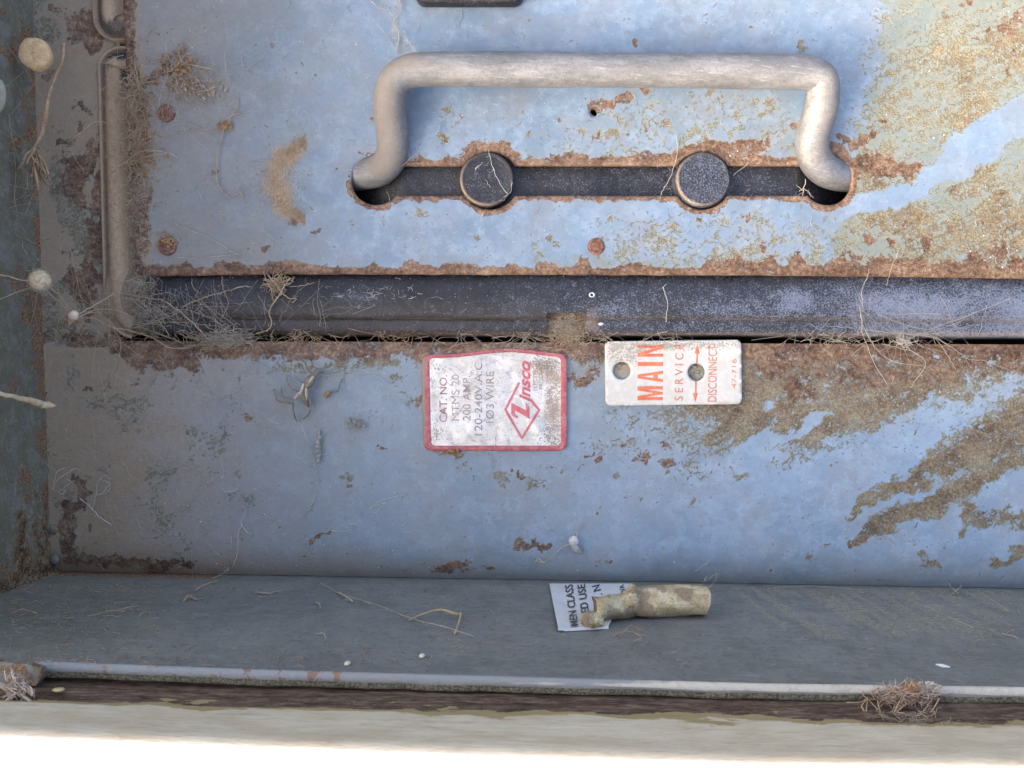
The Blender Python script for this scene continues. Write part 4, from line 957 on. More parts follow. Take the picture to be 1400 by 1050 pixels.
# diamond and script
m = MB(); dv = [(709.8, 523), (691, 560), (713.5, 599), (737, 560.5), (725, 546)]
def strip(m, pts, w, zf, closed=False):
    P_ = [np.array(p, float) for p in densify(pts, 3)[: None if closed else None]]
    if not closed:
        P_ = []
        for a, b in zip(pts[:-1], pts[1:]):
            n_ = max(1, int(math.hypot(b[0] - a[0], b[1] - a[1]) / 3)); P_ += [np.array(a) + (np.array(b) - np.array(a)) * k / n_ for k in range(n_)]
        P_.append(np.array(pts[-1], float))
    v = []; N = len(P_)
    for i, p in enumerate(P_):
        a = P_[(i - 1) % N] if closed or i > 0 else p; b = P_[(i + 1) % N] if closed or i < N - 1 else p
        t = b - a; t = t / max(1e-6, np.hypot(*t)); nr = np.array((-t[1], t[0])) * w / 2
        for s_ in (1, -1): q = p + nr * s_; v.append((q[0], q[1], float(zf(q[0], q[1]))))
    m.add(v, [(2 * i, 2 * i + 1, (2 * i + 3) % (2 * N), (2 * i + 2) % (2 * N)) for i in range(N if closed else N - 1)])
strip(m, dv, 3.2, zl)
m.build('diamond_emblem', M_redprint, rl, smooth=False)
def rd(u, w): return (724.5 - w, 572 - u)         # script frame: u reading direction, w letter height
m = MB()
Zp = [(0, -1.5), (3, 0.5), (17, 0.5), (23, 4), (25, 7), (21, 5.5), (13, 5), (24.5, 25.5), (8, 25.5), (3.5, 22), (1.5, 16.5), (3.5, 16), (6.5, 19.5), (9, 20.5), (13, 20.2), (1.5, 2)]
pl = [rd(u * .92 - 1, w) for u, w in Zp]; V2, T = region(densify(pl, 3), [], 4)
m.add([(a, b, float(zl(a, b))) for a, b in V2], [tuple(t) for t in T]); m.build('script_initial', M_redprint, rl, smooth=False)
lettering('insco', 725.2, 549, 56, 15.5, M_redprint, rl, zl, .034, .35)

dl = thing('disconnect_plate', 'off-white plate with orange-red MAIN SERVICE DISCONNECT lettering and two punched holes', 'label', (920, 510, 0))
rot = -0.012
def rp(px, py): return (919.5 + (px - 919.5) * math.cos(rot) + (py - 509.5) * math.sin(rot) * -1, 509.5 + (px - 919.5) * math.sin(rot) + (py - 509.5) * math.cos(rot))
circ = lambda cx, cy, r: [(cx + r * math.cos(a), cy + r * math.sin(a)) for a in np.linspace(0, 2 * math.pi, 29)[:-1]]
H1 = circ(849.5, 507, 12.2); H2 = circ(951, 509, 12)
outl = densify([rp(*q) for q in rrect(827, 466, 1012, 553.5, 7)], 4)
z_pl = lambda a, b: z_face(a, np.full_like(np.asarray(a, float), 540)) + 5.0 + 0 * np.asarray(b)
V, F = sheet(outl, [H1, H2], 4, z_pl, 3.6)
P = P2(V); G = .12 + blobpoly(P, [(830, 465), (1012, 465), (1010, 476), (880, 482), (868, 500), (832, 500)], 7, .46) + .14 * np.exp(-((P[:, 0] - 828) / 6.) ** 2)
mk('plate', V, F, M_plate, dl, stain=np.clip(np.stack([0 * G, G, 0 * G, 0 * G], 1), 0, 1))
zp = lambda a, b: z_pl(a, b) + .5
T1 = .012
for (u0, u1, pl, hl) in ((0, 19, [(0, 0), (0, 1), (.30, 1), (.5, .36), (.70, 1), (1, 1), (1, 0), (.77, 0), (.77, .66), (.58, 0), (.42, 0), (.23, .66), (.23, 0)], []),
                         (24.5, 40, [(0, 0), (.34, 1), (.66, 1), (1, 0), (.74, 0), (.68, .2), (.32, .2), (.26, 0)], [[(.37, .38), (.63, .38), (.5, .82)]]),
                         (46.5, 51.8, [(0, 0), (0, 1), (1, 1), (1, 0)], []),
                         (59, 75, [(0, 0), (0, 1), (.30, 1), (.74, .36), (.74, 1), (1, 1), (1, 0), (.72, 0), (.26, .66), (.26, 0)], [])):
    tf = lambda L: [(905 - w * 34.5 + T1 * (u0 + u * (u1 - u0)), 547 - (u0 + u * (u1 - u0))) for u, w in L]
    V2, T_ = region(densify(tf(pl), 4), [densify(tf(q), 4) for q in hl], 5)
    mk('lettering', [(a, b, float(zp(a, b))) for a, b in V2], [tuple(q) for q in T_], M_orangeprint, dl, smooth=False)
lettering('S E R V I C E', 932.5, 547.5, 76, 11.5, M_orangefaint, dl, zp, .004, tilt=T1)
lettering('DISCONNECT', 978, 549, 77, 12, M_orangefaint, dl, zp, .004, tilt=T1)
lettering('47-716', 1005, 531, 40, 6.5, M_orangefaint, dl, zp, -.002, tilt=T1)
m = MB()
for (a, b) in (((951.4, 496.5), (951.8, 481)), ((950, 521), (949.6, 540))): strip(m, [a, b], 2.0, zp)
for tip, s_ in (((951.8, 471.5), 1), ((949.3, 549.5), -1)):
    tri_ = [tip, (tip[0] + 3.6, tip[1] + 12 * s_), (tip[0] - 3.6, tip[1] + 12 * s_)]; m.add([(a, b, float(zp(a, b))) for a, b in tri_], [(0, 1, 2) if s_ > 0 else (0, 2, 1)])
m.build('double_arrow', M_orangeprint, dl, smooth=False)

# ---- peeled sticker on the bottom wall
def ledge_pt(px, py, lift=0.0):
    """point of the bottom wall seen at image position px,py, lifted off it"""
    z = 100.0
    for _ in range(30):
        k = (DC - z) / DC; xv = 700 + (px - 700) * k
        kx = (DC - ZL) / DC; yl = 525 + (lip_y(700 + (xv - 700) / kx) - 525) * kx; y0 = y_ledge(xv) + 1.5; t = max(0, z) / ZL
        yw = y0 * (1 - t) + yl * t; k2 = (yw - 525) / (py - 525); z = DC * (1 - k2)
    k = (DC - z) / DC
    return (700 + (px - 700) * k, 525 + (py - 525) * k - lift, z)
sk = thing('peeled_sticker', 'half-peeled grey sticker with black print, cream backing curled into a roll', 'sticker', ledge_pt(800, 840))
m = MB(); rows = []
for j in range(13):
    t = j / 12.; a = (751 + 12 * t, 799.5 + 64 * t); b = (862 - 30 * t, 799.5 + 60 * t + 0.0)
    rows.append([ledge_pt(a[0] + (b[0] - a[0]) * i / 14., a[1] + (b[1] - a[1]) * i / 14., 1.8 + (2.5 * t * t if i < 2 else 1.2 * t * t)) for i in range(15)])
m.add([p for r in rows for p in r], [(j * 15 + i + 1, j * 15 + i, (j + 1) * 15 + i, (j + 1) * 15 + i + 1) for j in range(12) for i in range(14)])
# thickness edge at the front
e = [rows[-1][i] for i in range(15)]; m.add(e + [(p[0], p[1] + 3.0, p[2] + .5) for p in e], [(i + 1, i, 15 + i, 15 + i + 1) for i in range(14)])
m.build('printed_face', M_stickerface, sk)
def led_text(s, px0, py0, px1, py1, hpx):
    """text running from image (px0,py0) up to (px1,py1) on the bottom wall"""
    d = np.array((px1 - px0, py1 - py0)); L = np.hypot(*d); u_ = d / L; n_ = np.array((u_[1], -u_[0]))
    if n_[0] > 0: n_ = -n_
    def to(u, w):
        q = np.array((px0, py0)) + u_ * u + n_ * w; t_ = min(1, max(0, (q[1] - 800) / 64.)); return ledge_pt(q[0], q[1], 2.6 + 2.6 * t_ * t_)
    lettering(s, 0, 0, L, hpx, M_blackprint, sk, None, .012, to=to)
led_text('MEN CLASS', 791, 861, 783, 801, 11)
led_text('EDED USE', 808, 857, 800, 800.5, 11)
led_text('T. N', 826, 823, 820, 801, 11)
led_text("IVA", 856, 812, 853, 801, 7)
# the crushed roll: an open curled sheet, wound spiral cross-section
m = MB(); NS = 60; NA = 30; NS = 57; NA = 37; cen = smooth_path([(813, 838), (826, 837), (845, 833), (866, 828), (880, 827), (900, 826), (930, 825), (964, 824)], 8)
cen = [cen[int(round(i * (len(cen) - 1) / (NS - 1)))] for i in range(NS)]; v = []
stn = np.array([0, .10, .22, .34, .44, .52, .66, .84, 1.0]); rr_ = random.Random(5)
rad = [[1 + rr_.uniform(-.18, .15) for _ in range(9)] for _ in stn]; rad[3][2] *= .72; rad[3][3] *= .8; rad[4][3] *= 1.12; rad[5][4] *= .78; rad[4][2] *= 1.1
hs_ = [14.5, 15.5, 16, 17, 20, 18.5, 19.5, 20, 20]; ws_ = [14, 15, 15, 15, 18, 16.5, 18, 19, 19]
for i, (px, py) in enumerate(cen):
    s_ = i / (NS - 1.); hgt = float(np.interp(s_, stn, hs_)); wid = float(np.interp(s_, stn, ws_)); c0 = ledge_pt(px, py + hgt * .88)
    for k_ in range(NA):
        f_ = k_ / (NA - 1.); a = 2 * math.pi * 1.2 * f_ - 2.2; sp_ = 1 - .17 * f_; af = (a / (2 * math.pi) * 8) % 8
        # skewed crease lines: the station position shifts with the angle
        ss = min(1, max(0, s_ + .05 * math.sin(a * 1.0 + 1)))
        cr = np.interp(ss, stn, [q[int(af)] * (1 - af % 1) + q[int(af) + 1 if af < 7 else 0] * (af % 1) for q in rad])
        cz = math.cos(a) * wid * sp_ * cr; cy = math.sin(a) * hgt * sp_ * cr
        v.append((c0[0] + (2.2 * math.sin(a * 2.3) if i in (0, NS - 1) else 0), c0[1] - hgt * .95 - cy * .95, c0[2] - 6 + cz * 1.5))
m.add(v, [(i * NA + k_ + 1, i * NA + k_, (i + 1) * NA + k_, (i + 1) * NA + k_ + 1) for i in range(NS - 1) for k_ in range(NA - 1)])
m.build('curled_backing', M_paper, sk, smooth=False)
m = MB(); c0 = ledge_pt(812, 861)
m.blob((c0[0], c0[1] - 7, c0[2] - 16), (14, 8, 22), 16, 10, jit=.10); m.build('torn_scrap', M_paper, sk, smooth=False)

# ------------------------------------------------------------------ CREATURES, EGG SACS, STEMS
sp = thing('dead_spider', 'dried brown long-legged spider hanging in web on the blue-grey face', 'spider', (418, 530, 4))
m = MB()
body = smooth_path([(436, 508, 10), (428, 520, 15), (422, 531, 17), (418, 540, 15), (425, 556, 9)], 4)
nb_ = len(body); m.tube(body, [1.5 + 5.2 * math.exp(-((i / nb_ - .28) / .2) ** 2) + 3.2 * math.exp(-((i / nb_ - .72) / .17) ** 2) for i in range(nb_)], 10)
m.build('body', M_spider, sp)
m = MB()
for a, b in (((421, 524, 22), (416, 541, 20)), ((418, 534, 20), (405, 546, 14)), ((424, 530, 21), (423, 546, 15)), ((433, 515, 18), (427, 524, 21))):
    m.tube(smooth_path([a, ((a[0] + b[0]) / 2, (a[1] + b[1]) / 2, (a[2] + b[2]) / 2 + 1), b], 3), [1.2, 1.8, 2.0, 1.9, 1.7, 1.2, .8], 6)
m.build('pale_shell', M_spiderlight, sp)
legs = [[(404, 551, 12), (396, 550, 16), (384, 548, 12), (379, 541, 8), (375, 532, 3)], [(406, 546, 14), (398, 544, 17), (390, 541, 12), (386, 530, 5)], [(414, 536, 14), (402, 530, 17), (396, 523, 10), (393, 512, 4)],
        [(430, 512, 12), (424, 504, 16), (420, 496, 12), (411, 491, 5)], [(436, 512, 12), (442, 508, 10), (452, 512, 6), (466, 508, 4)], [(448, 541, 4), (454, 536, 9), (464, 535, 10), (466, 527, 8), (468, 519, 3)],
        [(404, 551, 12), (405, 562, 14), (406, 572, 8), (407, 576, 3)], [(427, 546, 12), (428, 556, 14), (424, 566, 9), (415, 573, 3)]]
for L in legs:
    m = MB(); p_ = smooth_path(L, 4); m.tube(p_, [1.5 - .9 * i / len(p_) for i in range(len(p_))], 6); m.build('leg', M_spider, sp)
m = MB(); m.tube(smooth_path([(446, 544, 4), (449, 538, 7), (455, 535, 6)], 3), [1, 2.4, 3.0, 2.6, 2.2, 1.6, .8], 7); m.build('loose_joint', M_rustflake, sp)

def sac(name, c, r, mat, lab, cat, jit=.03, nu=24, nv=14, group=None, hole=None):
    m = MB(); m.blob(c, r, nu, nv, jit=jit)
    o = m.build(name, mat); o.name = name
    return tag(o, lab, cat, group)
e1 = ray(54.5, 383, 130); sac('egg_sac', e1, (12.5, 12.5, 12), M_egg, 'round cream egg sac hanging in threads left of the dusty frame', 'egg sac', .015)
def fuzz(c, rad, n, mat, lab):
    m = MB()
    for _ in range(n):
        d = rng.normal(0, 1, 3); d /= np.linalg.norm(d); p0 = np.array(c) + d * rad * .96; tn = np.cross(d, rng.normal(0, 1, 3)); tn /= np.linalg.norm(tn); l_ = random.uniform(.3, 1.0) * rad
        m.tube(smooth_path([tuple(p0), tuple(p0 + tn * l_ * .5 + d * random.uniform(0, .12) * rad), tuple(p0 + tn * l_ + d * random.uniform(-.1, .3) * rad)], 3), random.uniform(.12, .3), 3, cap=False)
    return tag(m.build('cobweb', mat, stuff=True), lab, 'cobweb', 'cobwebs')
fuzz(e1, 12.5, 140, M_web, 'fuzzy silk wrapped round the cream egg sac')
mud = ray(48, 74, 60)
m = MB(); v = []; n = 30
for rr, z in ((1.0, -6), (1.0, 0), (.97, 3), (.9, 4.5), (.6, 5.5), (.3, 4.8), (.02, 4.6)):
    for i in range(n):
        a = 2 * math.pi * i / n; q = 1 + .06 * math.sin(2 * a + 1) + .035 * math.sin(5 * a); v.append((mud[0] + 19.5 * rr * q * math.cos(a), mud[1] + 22 * rr * q * math.sin(a), mud[2] + z + .8 * random.random()))
m.add(v, [(j * n + i, j * n + (i + 1) % n, (j + 1) * n + (i + 1) % n, (j + 1) * n + i) for j in range(6) for i in range(n)])
tag(m.build('mud_cell', M_mud), 'flat round tan mud disc near the top left corner', 'mud nest', 'mud cells on the left wall')
m = MB(); q0 = ray(-7, 130, 90); m.blob(q0, (14, 24, 7), 24, 10, jit=.02); tag(m.build('mud_cell', simple('grey_dried_mud', (.30, .27, .2), (.4, .37, .28), 9, .95, 1.5)), 'grey-tan mud disc cut off by the left edge of the picture', 'mud nest', 'mud cells on the left wall')
# small peach cone with threads
c1 = ray(100, 433, 70)
m = MB(); m.tube(smooth_path([ray(108, 429, 74), ray(101, 431, 74), ray(97, 438, 66), ray(94, 446, 58)], 4), [1.5, 3.2, 5.2, 6.3, 6.6, 6.2, 5.4, 4.6, 3.6, 2.8, 2.0, 1.2, .5], 12)
tag(m.build('seed_husk', simple('peach_husk', (.58, .40, .27), (.72, .56, .42), 8, .8, .8)), 'small peach-coloured pointed husk where the web threads meet', 'seed husk')
# white cocoon
co = thing('cocoon', 'small white silk cocoon with a tan husk, low on the face below the foil label', 'cocoon', (787, 742, 0))
m = MB(); m.blob((783.5, 738, 9), (6.5, 7.5, 6.5), 14, 9, jit=.09); m.build('silk_ball', M_webwhite, co)
m = MB(); m.tube(smooth_path([(783, 743, 8), (788, 750, 9), (794, 755, 6), (796, 757, 4)], 4), [3, 4, 4.6, 4.8, 4.4, 3.8, 3, 2.2, 1.4, 1, .8, .6, .4], 9); m.build('husk', M_husk, co)
m = MB()
for L in ([(779, 742, 8), (768, 748, 5), (758, 757, 4), (748, 766, 2), (740, 768, 3), (732, 766, 3)], [(787, 733, 8), (790, 726, 5), (795, 718, 3), (797, 715, 1)], [(742, 768, 2), (735, 763, 2), (731, 769, 2)]):
    m.tube(smooth_path(L, 4), .9, 4)
m.build('thread', M_web, co)
# twig at the upper left
tw = thing('dry_stem', 'thin knobbly brown stem hanging on the left wall above the webs', 'plant stem', ray(65, 160, 60))
m = MB(); L = [(87, 60), (86, 80), (78, 100), (67, 130), (63, 155), (58, 180), (48, 200), (44, 212)]; p_ = smooth_path([ray(a, b, 60 + 4 * math.sin(b * .1)) for a, b in L], 7)
m.tube(p_, [1.4 + 1.5 * fbm([i * 7.], [4], 14, 2)[0] + 1.6 * math.exp(-((i - 30) / 5.) ** 2) for i in range(len(p_))], 8)
m.build('stalk', M_twig, tw)
m = MB()
for k_ in range(16):
    a0 = (46 + random.uniform(-6, 8), 208 + random.uniform(-6, 6)); an = random.uniform(.9, 2.4); Ln = random.uniform(18, 55)
    q = [ray(a0[0] + math.cos(an) * Ln * t + random.uniform(-3, 3), a0[1] + math.sin(an) * Ln * t + random.uniform(-2, 2), 60 + random.uniform(-8, 8)) for t in (0, .35, .7, 1)]
    m.tube(smooth_path(q, 3), [random.uniform(.6, 1.8)] * 10, 5)
m.build('root_tuft', M_twig, tw, stuff=True)
# blurred strand at far left
m = MB(); p_ = smooth_path([ray(a, b, z) for a, b, z in ((-30, 527, 230), (10, 540, 200), (40, 547, 170), (58, 553, 150), (76, 555, 140))], 6)
m.tube([tuple(np.array(q) + rng.normal(0, .5, 3)) for q in p_], [1.8, 2, 2.2, 2.0, 2.2, 2.4, 2.6, 2.4, 2.6, 2.8, 3, 3.2, 3.3, 3.6, 4, 4.2, 4.4, 4.4, 4.6, 4.2, 4.4, 4, 3.4, 2.6, 1.2], 8)
tag(m.build('cocoon_strand', simple('sandy_silk_strand', (.48, .36, .20), (.62, .49, .31), 8, .95, 1.2)), 'thick pale sandy strand reaching in from the left edge at mid height', 'silk strand')
# bent straw on the ledge
m = MB(); p_ = smooth_path([ledge_pt(*q) for q in ((558, 852, 3), (580, 846, 6), (603, 843, 8), (622, 846, 6), (630, 845, 5))], 6)
m.tube(p_, [.7 + .7 * min(1, i / 12) for i in range(len(p_))], 6)
p_ = smooth_path([ledge_pt(*q) for q in ((630, 845, 5), (628, 854, 4), (624, 863, 2), (622, 868, 1.5))], 5); m.tube(p_, 1.3, 6)
tag(m.build('bent_straw', M_straw), 'bent tan blade of dry straw lying on the bottom ledge', 'straw')
for (ex, ey, lab) in ((475, 909, 'tiny cream egg lying near the lip, the left one of two'), (577, 898.5, 'tiny cream egg on the ledge, the right one of two')):
    m = MB(); q = ledge_pt(ex, ey, 1.5); m.blob(q, (3.0, 1.8, 5), 10, 7); tag(m.build('insect_egg', simple('cream_yellow_egg', (.62, .58, .38), (.75, .72, .52), 6, .5, .2)), lab, 'insect egg', 'insect eggs on the ledge')
for (ex, ey) in ((1289, 912.5),):
    m = MB(); q = ledge_pt(ex, ey, 1.5); m.tube([(q[0] - 5, q[1], q[2] - 4), q, (q[0] + 5, q[1], q[2] + 4)], [.8, 2, .8], 6); tag(m.build('white_chip', M_speck), 'small white paint chip on the ledge at the right, above the lint clump', 'paint chip')
m = MB(); v = []; n = 20
for rr, z in ((2.0, 11), (2.6, 13.6), (3.6, 13.9), (4.4, 11)):
    for i in range(n): a = 2 * math.pi * i / n; v.append((808 + rr * math.cos(a), 404.5 + rr * .85 * math.sin(a), z))
m.add(v, [(j * n + i, j * n + (i + 1) % n, (j + 1) * n + (i + 1) % n, (j + 1) * n + i) for j in range(3) for i in range(n)])
tag(m.build('white_ring', M_speck), 'tiny white ring stuck on the black band above the notch', 'residue ring')
m = MB(); m.blob((820.5, 443.5, 6), (4, 2.2, 1.8), 9, 6, jit=.15); tag(m.build('white_chip', M_speck), 'tiny white chip on the black band just right of the notch', 'paint chip')

# insect husks below the spider
def husk(cx, cy, L, ang, lab, hairs):
    o = thing('insect_husk', lab, 'insect husk', (cx, cy, 2), 'shed insect husks on the face')
    ca, sa = math.cos(ang), math.sin(ang); m = MB()
    for s_ in range(7):
        t = (s_ - 3) / 3.; m.blob((cx + ca * L * t + random.uniform(-1.5, 1.5), cy + sa * L * t, 4 + random.uniform(-1, 2)), (L * .2, 4.2 * (1.1 - abs(t) * .6), 2.6), 9, 5, jit=.2, rot=ang)
    m.build('shell', M_husk, o); m = MB()
    for _ in range(hairs):
        t = random.gauss(0, .6); a = random.uniform(0, 6.28); l_ = random.uniform(3, 17) * random.random() ** .5; q = (cx + ca * L * t + random.gauss(0, 2), cy + sa * L * t + random.gauss(0, 2), 4)
        m.tube(smooth_path([q, (q[0] + math.cos(a) * l_ * .5, q[1] + math.sin(a) * l_ * .5, 9), (q[0] + math.cos(a + random.gauss(0, .7)) * l_, q[1] + math.sin(a + random.gauss(0, .7)) * l_, 3)], 3), random.uniform(.15, .4), 4)
    m.build('hair', M_web, o, stuff=True)
husk(437, 611, 19, 1.65, 'long pale shed husk, the lower left of two near the spider', 20)
husk(487, 578, 12, .35, 'small tangled pale husk, right of the spider', 34)
husk(341, 680, 5, .4, 'tiny white husk at the top of a thin web line, low on the face', 12)

# ------------------------------------------------------------------ COBWEBS
def zsurf(x, y):
    if y > 800: return None
    if x > 187 and y < 376: return 18.
    if 150 < x and 376 <= y < 458: return 12.
    if x <= 187 and y < 430 and x > 135: return 12.
    return float(z_face(x, y)) + 1
def jit_line(a, b, n, amp, z0=None, sag=0, zamp=2):
    o = []
    for i in range(n + 1):
        t = i / n; px = a[0] + (b[0] - a[0]) * t + random.gauss(0, amp) * (0 < i < n); py = a[1] + (b[1] - a[1]) * t + random.gauss(0, amp) * (0 < i < n)
        z = (a[2] + (b[2] - a[2]) * t if len(a) > 2 else (zsurf(px, py) or 0)) + abs(random.gauss(0, zamp)) - sag * math.sin(math.pi * t)
        o.append((px, py, z))
    return o
def web(name, lines, mat, lab, fuzz=0, stuff=True, cat='cobweb', group='cobwebs'):
    """lines: (r, [(x,y,z)...]) image-space guides with their own depth"""
    m = MB()
    for r, L in lines:
        L = [ray(*q) for q in L]; p_ = smooth_path(L, 5)
        p_ = [tuple(np.array(q) + rng.normal(0, .45, 3)) for q in p_]
        r = r * .42
        m.tube(p_, [r * (.65 + .7 * fbm([i * 5.], [r * 31 + len(m.v)], 11, 2)[0]) for i in range(len(p_))], 5)
        for _ in range(int(fuzz * len(p_) * .3)):
            q = random.choice(p_); a = random.uniform(0, 6.28); l_ = random.uniform(3, 12)
            m.tube([q, (q[0] + math.cos(a) * l_ * .6, q[1] + math.sin(a) * l_ * .6, q[2] + random.uniform(-2, 2)), (q[0] + math.cos(a + .6) * l_, q[1] + math.sin(a + .6) * l_, q[2])], r * .35, 3)
    o = m.build(name, mat, stuff=stuff); return tag(o, lab, cat, group)
T = M_webtan
web('cobweb', [(1.8, [(-20, 372, 190), (20, 380, 160), (46, 388, 130)]), (1.1, [(-10, 412, 170), (22, 400, 150), (46, 391, 130)]),
               (2.0, [(62, 396, 128), (80, 412, 100), (96, 428, 74)]), (1.3, [(66, 392, 128), (84, 405, 105), (98, 426, 74)]),
               (1.8, [(106, 431, 72), (128, 418, 60), (150, 405, 40), (156, 400, 22)]), (1.6, [(108, 433, 72), (130, 424, 60), (158, 424, 40), (178, 432, 22)]),
               (1.4, [(106, 434, 70), (130, 436, 50), (150, 446, 40), (175, 452, 26), (205, 460, 18), (238, 476, 10), (285, 470, 8)]),
               (1.0, [(146, 438, 50), (155, 450, 44), (165, 470, 32), (160, 500, 16), (146, 520, 6)]), (1.2, [(108, 430, 72), (125, 428, 55), (140, 427, 45)]),
               (.7, [(50, 398, 128), (46, 430, 90), (28, 470, 60), (25, 485, 50)])], T, 'thick dusty threads radiating from the peach husk beside the cream ball', .25)
web('cobweb', [(1.6, [(162, 400, 20), (195, 406, 18), (225, 412, 18), (250, 430, 18), (272, 450, 16), (285, 464, 14)]), (1.2, [(165, 406, 20), (190, 412, 18), (205, 425, 16), (225, 448, 14), (231, 460, 12)]),
               (1.6, [(248, 420, 18), (270, 410, 18), (290, 403, 20), (315, 397, 20), (335, 391, 22), (343, 393, 20)]), (1.0, [(190, 418, 16), (206, 405, 18), (228, 400, 20), (240, 404, 16)]),
               (1.0, [(230, 430, 14), (250, 423, 16), (275, 430, 16), (298, 440, 14), (310, 448, 14)]), (.9, [(183, 448, 16), (200, 443, 16), (225, 435, 16), (250, 425, 16)]),
               (.8, [(262, 380, 18), (266, 395, 18), (275, 402, 18)]), (.9, [(303, 376, 18), (305, 395, 20), (312, 415, 18), (300, 440, 16)]), (.8, [(195, 400, 18), (210, 392, 18), (209, 382, 18)]),
               (.8, [(215, 424, 16), (235, 440, 16), (260, 446, 16)]), (.7, [(170, 446, 16), (230, 440, 14), (300, 446, 14)]), (.7, [(285, 420, 15), (305, 432, 15), (330, 452, 14)])], T,
    'tangle of dusty threads across the left end of the black band', 1.3)
def clump(name, mat, c, n, rx, ry, rz, r, lab, ln=(10, 40), cat='cobweb', zc=None, grp='cobwebs', ledge=False, dirn=None):
    m = MB()
    for _ in range(n):
        u = rng.normal(0, .5, 3); p0 = np.array(ray(c[0] + u[0] * rx, c[1] + u[1] * ry, c[2] + abs(u[2]) * rz) if not ledge else (c[0] + u[0] * rx, c[1] + u[1] * ry, c[2] + abs(u[2]) * rz)); a = random.uniform(0, 6.28) if dirn is None else random.gauss(dirn, .5)
        L = [tuple(p0)]; l_ = random.uniform(*ln); k_ = random.randint(3, 5)
        for s_ in range(k_):
            a += random.gauss(0, .7); p0 = p0 + np.array((math.cos(a) * l_ / k_, math.sin(a) * l_ / k_ * (ry / max(rx, ry)) ** .5, random.gauss(0, rz * .15))); L.append(tuple(p0))
        m.tube(smooth_path(L, 3), r * random.uniform(.18, .65), 4, cap=False)
    return tag(m.build(name, mat, stuff=True), lab, cat, grp)
clump('cobweb', M_web, (308, 462, 4), 240, 34, 11, 8, .62, 'dense pale fluffy web clump over the gap at the left', (8, 34))
clump('cobweb', M_webtan, (300, 472, 3), 130, 44, 9, 6, .6, 'tan fibrous web mat under the gap on the rust edge at the left', (8, 30))
clump('cobweb', M_webtan, (378, 388, 15), 90, 15, 9, 6, .8, 'tan matted tuft on the cover edge, hanging down a strand', (6, 24))
web('cobweb', [(2.2, [(366, 376, 20), (380, 392, 20), (385, 402, 18)]), (1.9, [(397, 380, 18), (388, 392, 20), (384, 404, 18)]), (2.0, [(385, 400, 18), (374, 414, 16), (368, 428, 14), (372, 442, 14), (365, 452, 10), (350, 456, 6)]), (1.5, [(385, 400, 18), (396, 408, 16), (405, 408, 15), (400, 414, 14)]), (1.1, [(360, 372, 18), (370, 395, 18), (374, 412, 16)]), (.9, [(396, 392, 16), (415, 390, 16), (430, 387, 16)])], T, 'fan-shaped dusty web strand crossing the band below the tuft', 1.0)
clump('cobweb', M_web, (770, 446, -5), 300, 24, 16, 8, .62, 'grey-tan web plug filling the notch in the black band', (6, 22))
clump('cobweb', M_webtan, (778, 463, -2), 150, 34, 8, 6, .55, 'loose tan web fringe below the notch, beside the two labels', (6, 24))
clump('cobweb', M_webtan, (795, 505, 2), 60, 30, 16, 3, .42, 'thin dusty web between the foil label and the white plate', (6, 24))
# fringes along the dark gap
def gap_fringe(x0, x1, n, mat, lab):
    m = MB(); n = int(n * .6)
    while n > 0:
        xc = random.uniform(x0, x1)
        if fbm([xc], [77], 50, 3)[0] < random.uniform(.3, .62): n -= 1; continue
        for _ in range(random.randint(1, 4)):
            n -= 1; xx = xc + random.gauss(0, 6); y0 = 456 + band_dy(xx) + random.uniform(-6, 5); y1 = y_open(xx) + random.uniform(-6, 7); dx = random.gauss(0, 22)
            L = [(xx, y0, 1 + random.random() * 4)]
            for k_ in (.33, .66): L.append((xx + dx * k_ + random.gauss(0, 3), y0 + (y1 - y0) * k_ + random.gauss(0, 2.5), random.uniform(-6, 4)))
            L.append((xx + dx, y1, random.uniform(-1, 3))); m.tube(smooth_path(L, 4), random.uniform(.12, .42), 4, cap=False)
    return tag(m.build('cobweb', mat, stuff=True), lab, 'cobweb', 'cobwebs')
gap_fringe(170, 570, 170, M_webtan, 'tan web fringe bridging the dark gap left of the foil label')
gap_fringe(570, 835, 110, M_web, 'web fringe bridging the dark gap above the foil label')
gap_fringe(990, 1250, 95, M_web, 'pale web fringe bridging the dark gap right of the white plate')
gap_fringe(835, 1000, 26, M_web, 'sparse web fringe on the gap above the white plate'); gap_fringe(1250, 1420, 22, M_web, 'few web strands across the gap at the far right')
web('cobweb', [(1.5, [(1175, 420, 14), (1178, 435, 16), (1178, 455, 14)]), (1.0, [(1178, 440, 15), (1190, 465, 10), (1205, 485, 6), (1228, 496, 4), (1265, 500, 3)]), (1.0, [(1178, 450, 14), (1188, 480, 8), (1200, 505, 4), (1212, 525, 2)]),
               (1.1, [(1205, 470, 6), (1240, 478, 5), (1260, 488, 4), (1265, 500, 4), (1252, 520, 3), (1245, 530, 2)]), (.8, [(1178, 450, 14), (1215, 455, 10), (1280, 463, 8), (1320, 488, 4)]), (.8, [(1250, 455, 10), (1275, 460, 8), (1295, 485, 4), (1306, 505, 2)]),
               (.7, [(1330, 505, 3), (1320, 490, 3), (1330, 492, 3), (1350, 494, 3), (1385, 508, 2)]), (.8, [(1180, 425, 14), (1178, 400, 14), (1185, 380, 18), (1188, 368, 18)]), (.7, [(1212, 390, 12), (1218, 368, 18), (1230, 340, 18)]), (.6, [(1200, 430, 14), (1260, 450, 12), (1300, 440, 12), (1400, 400, 12)])],
    M_web, 'pale branching threads hanging over the gap at the right', .8)
clump('cobweb', M_webwhite, (1237, 467, 3), 46, 11, 6, 5, .7, 'small white tuft on the gap at the right', (5, 14))
clump('cobweb', M_webwhite, (520, 400, 12), 40, 60, 12, 3, .4, 'scattered white silk shreds on the left half of the black band', (5, 22))
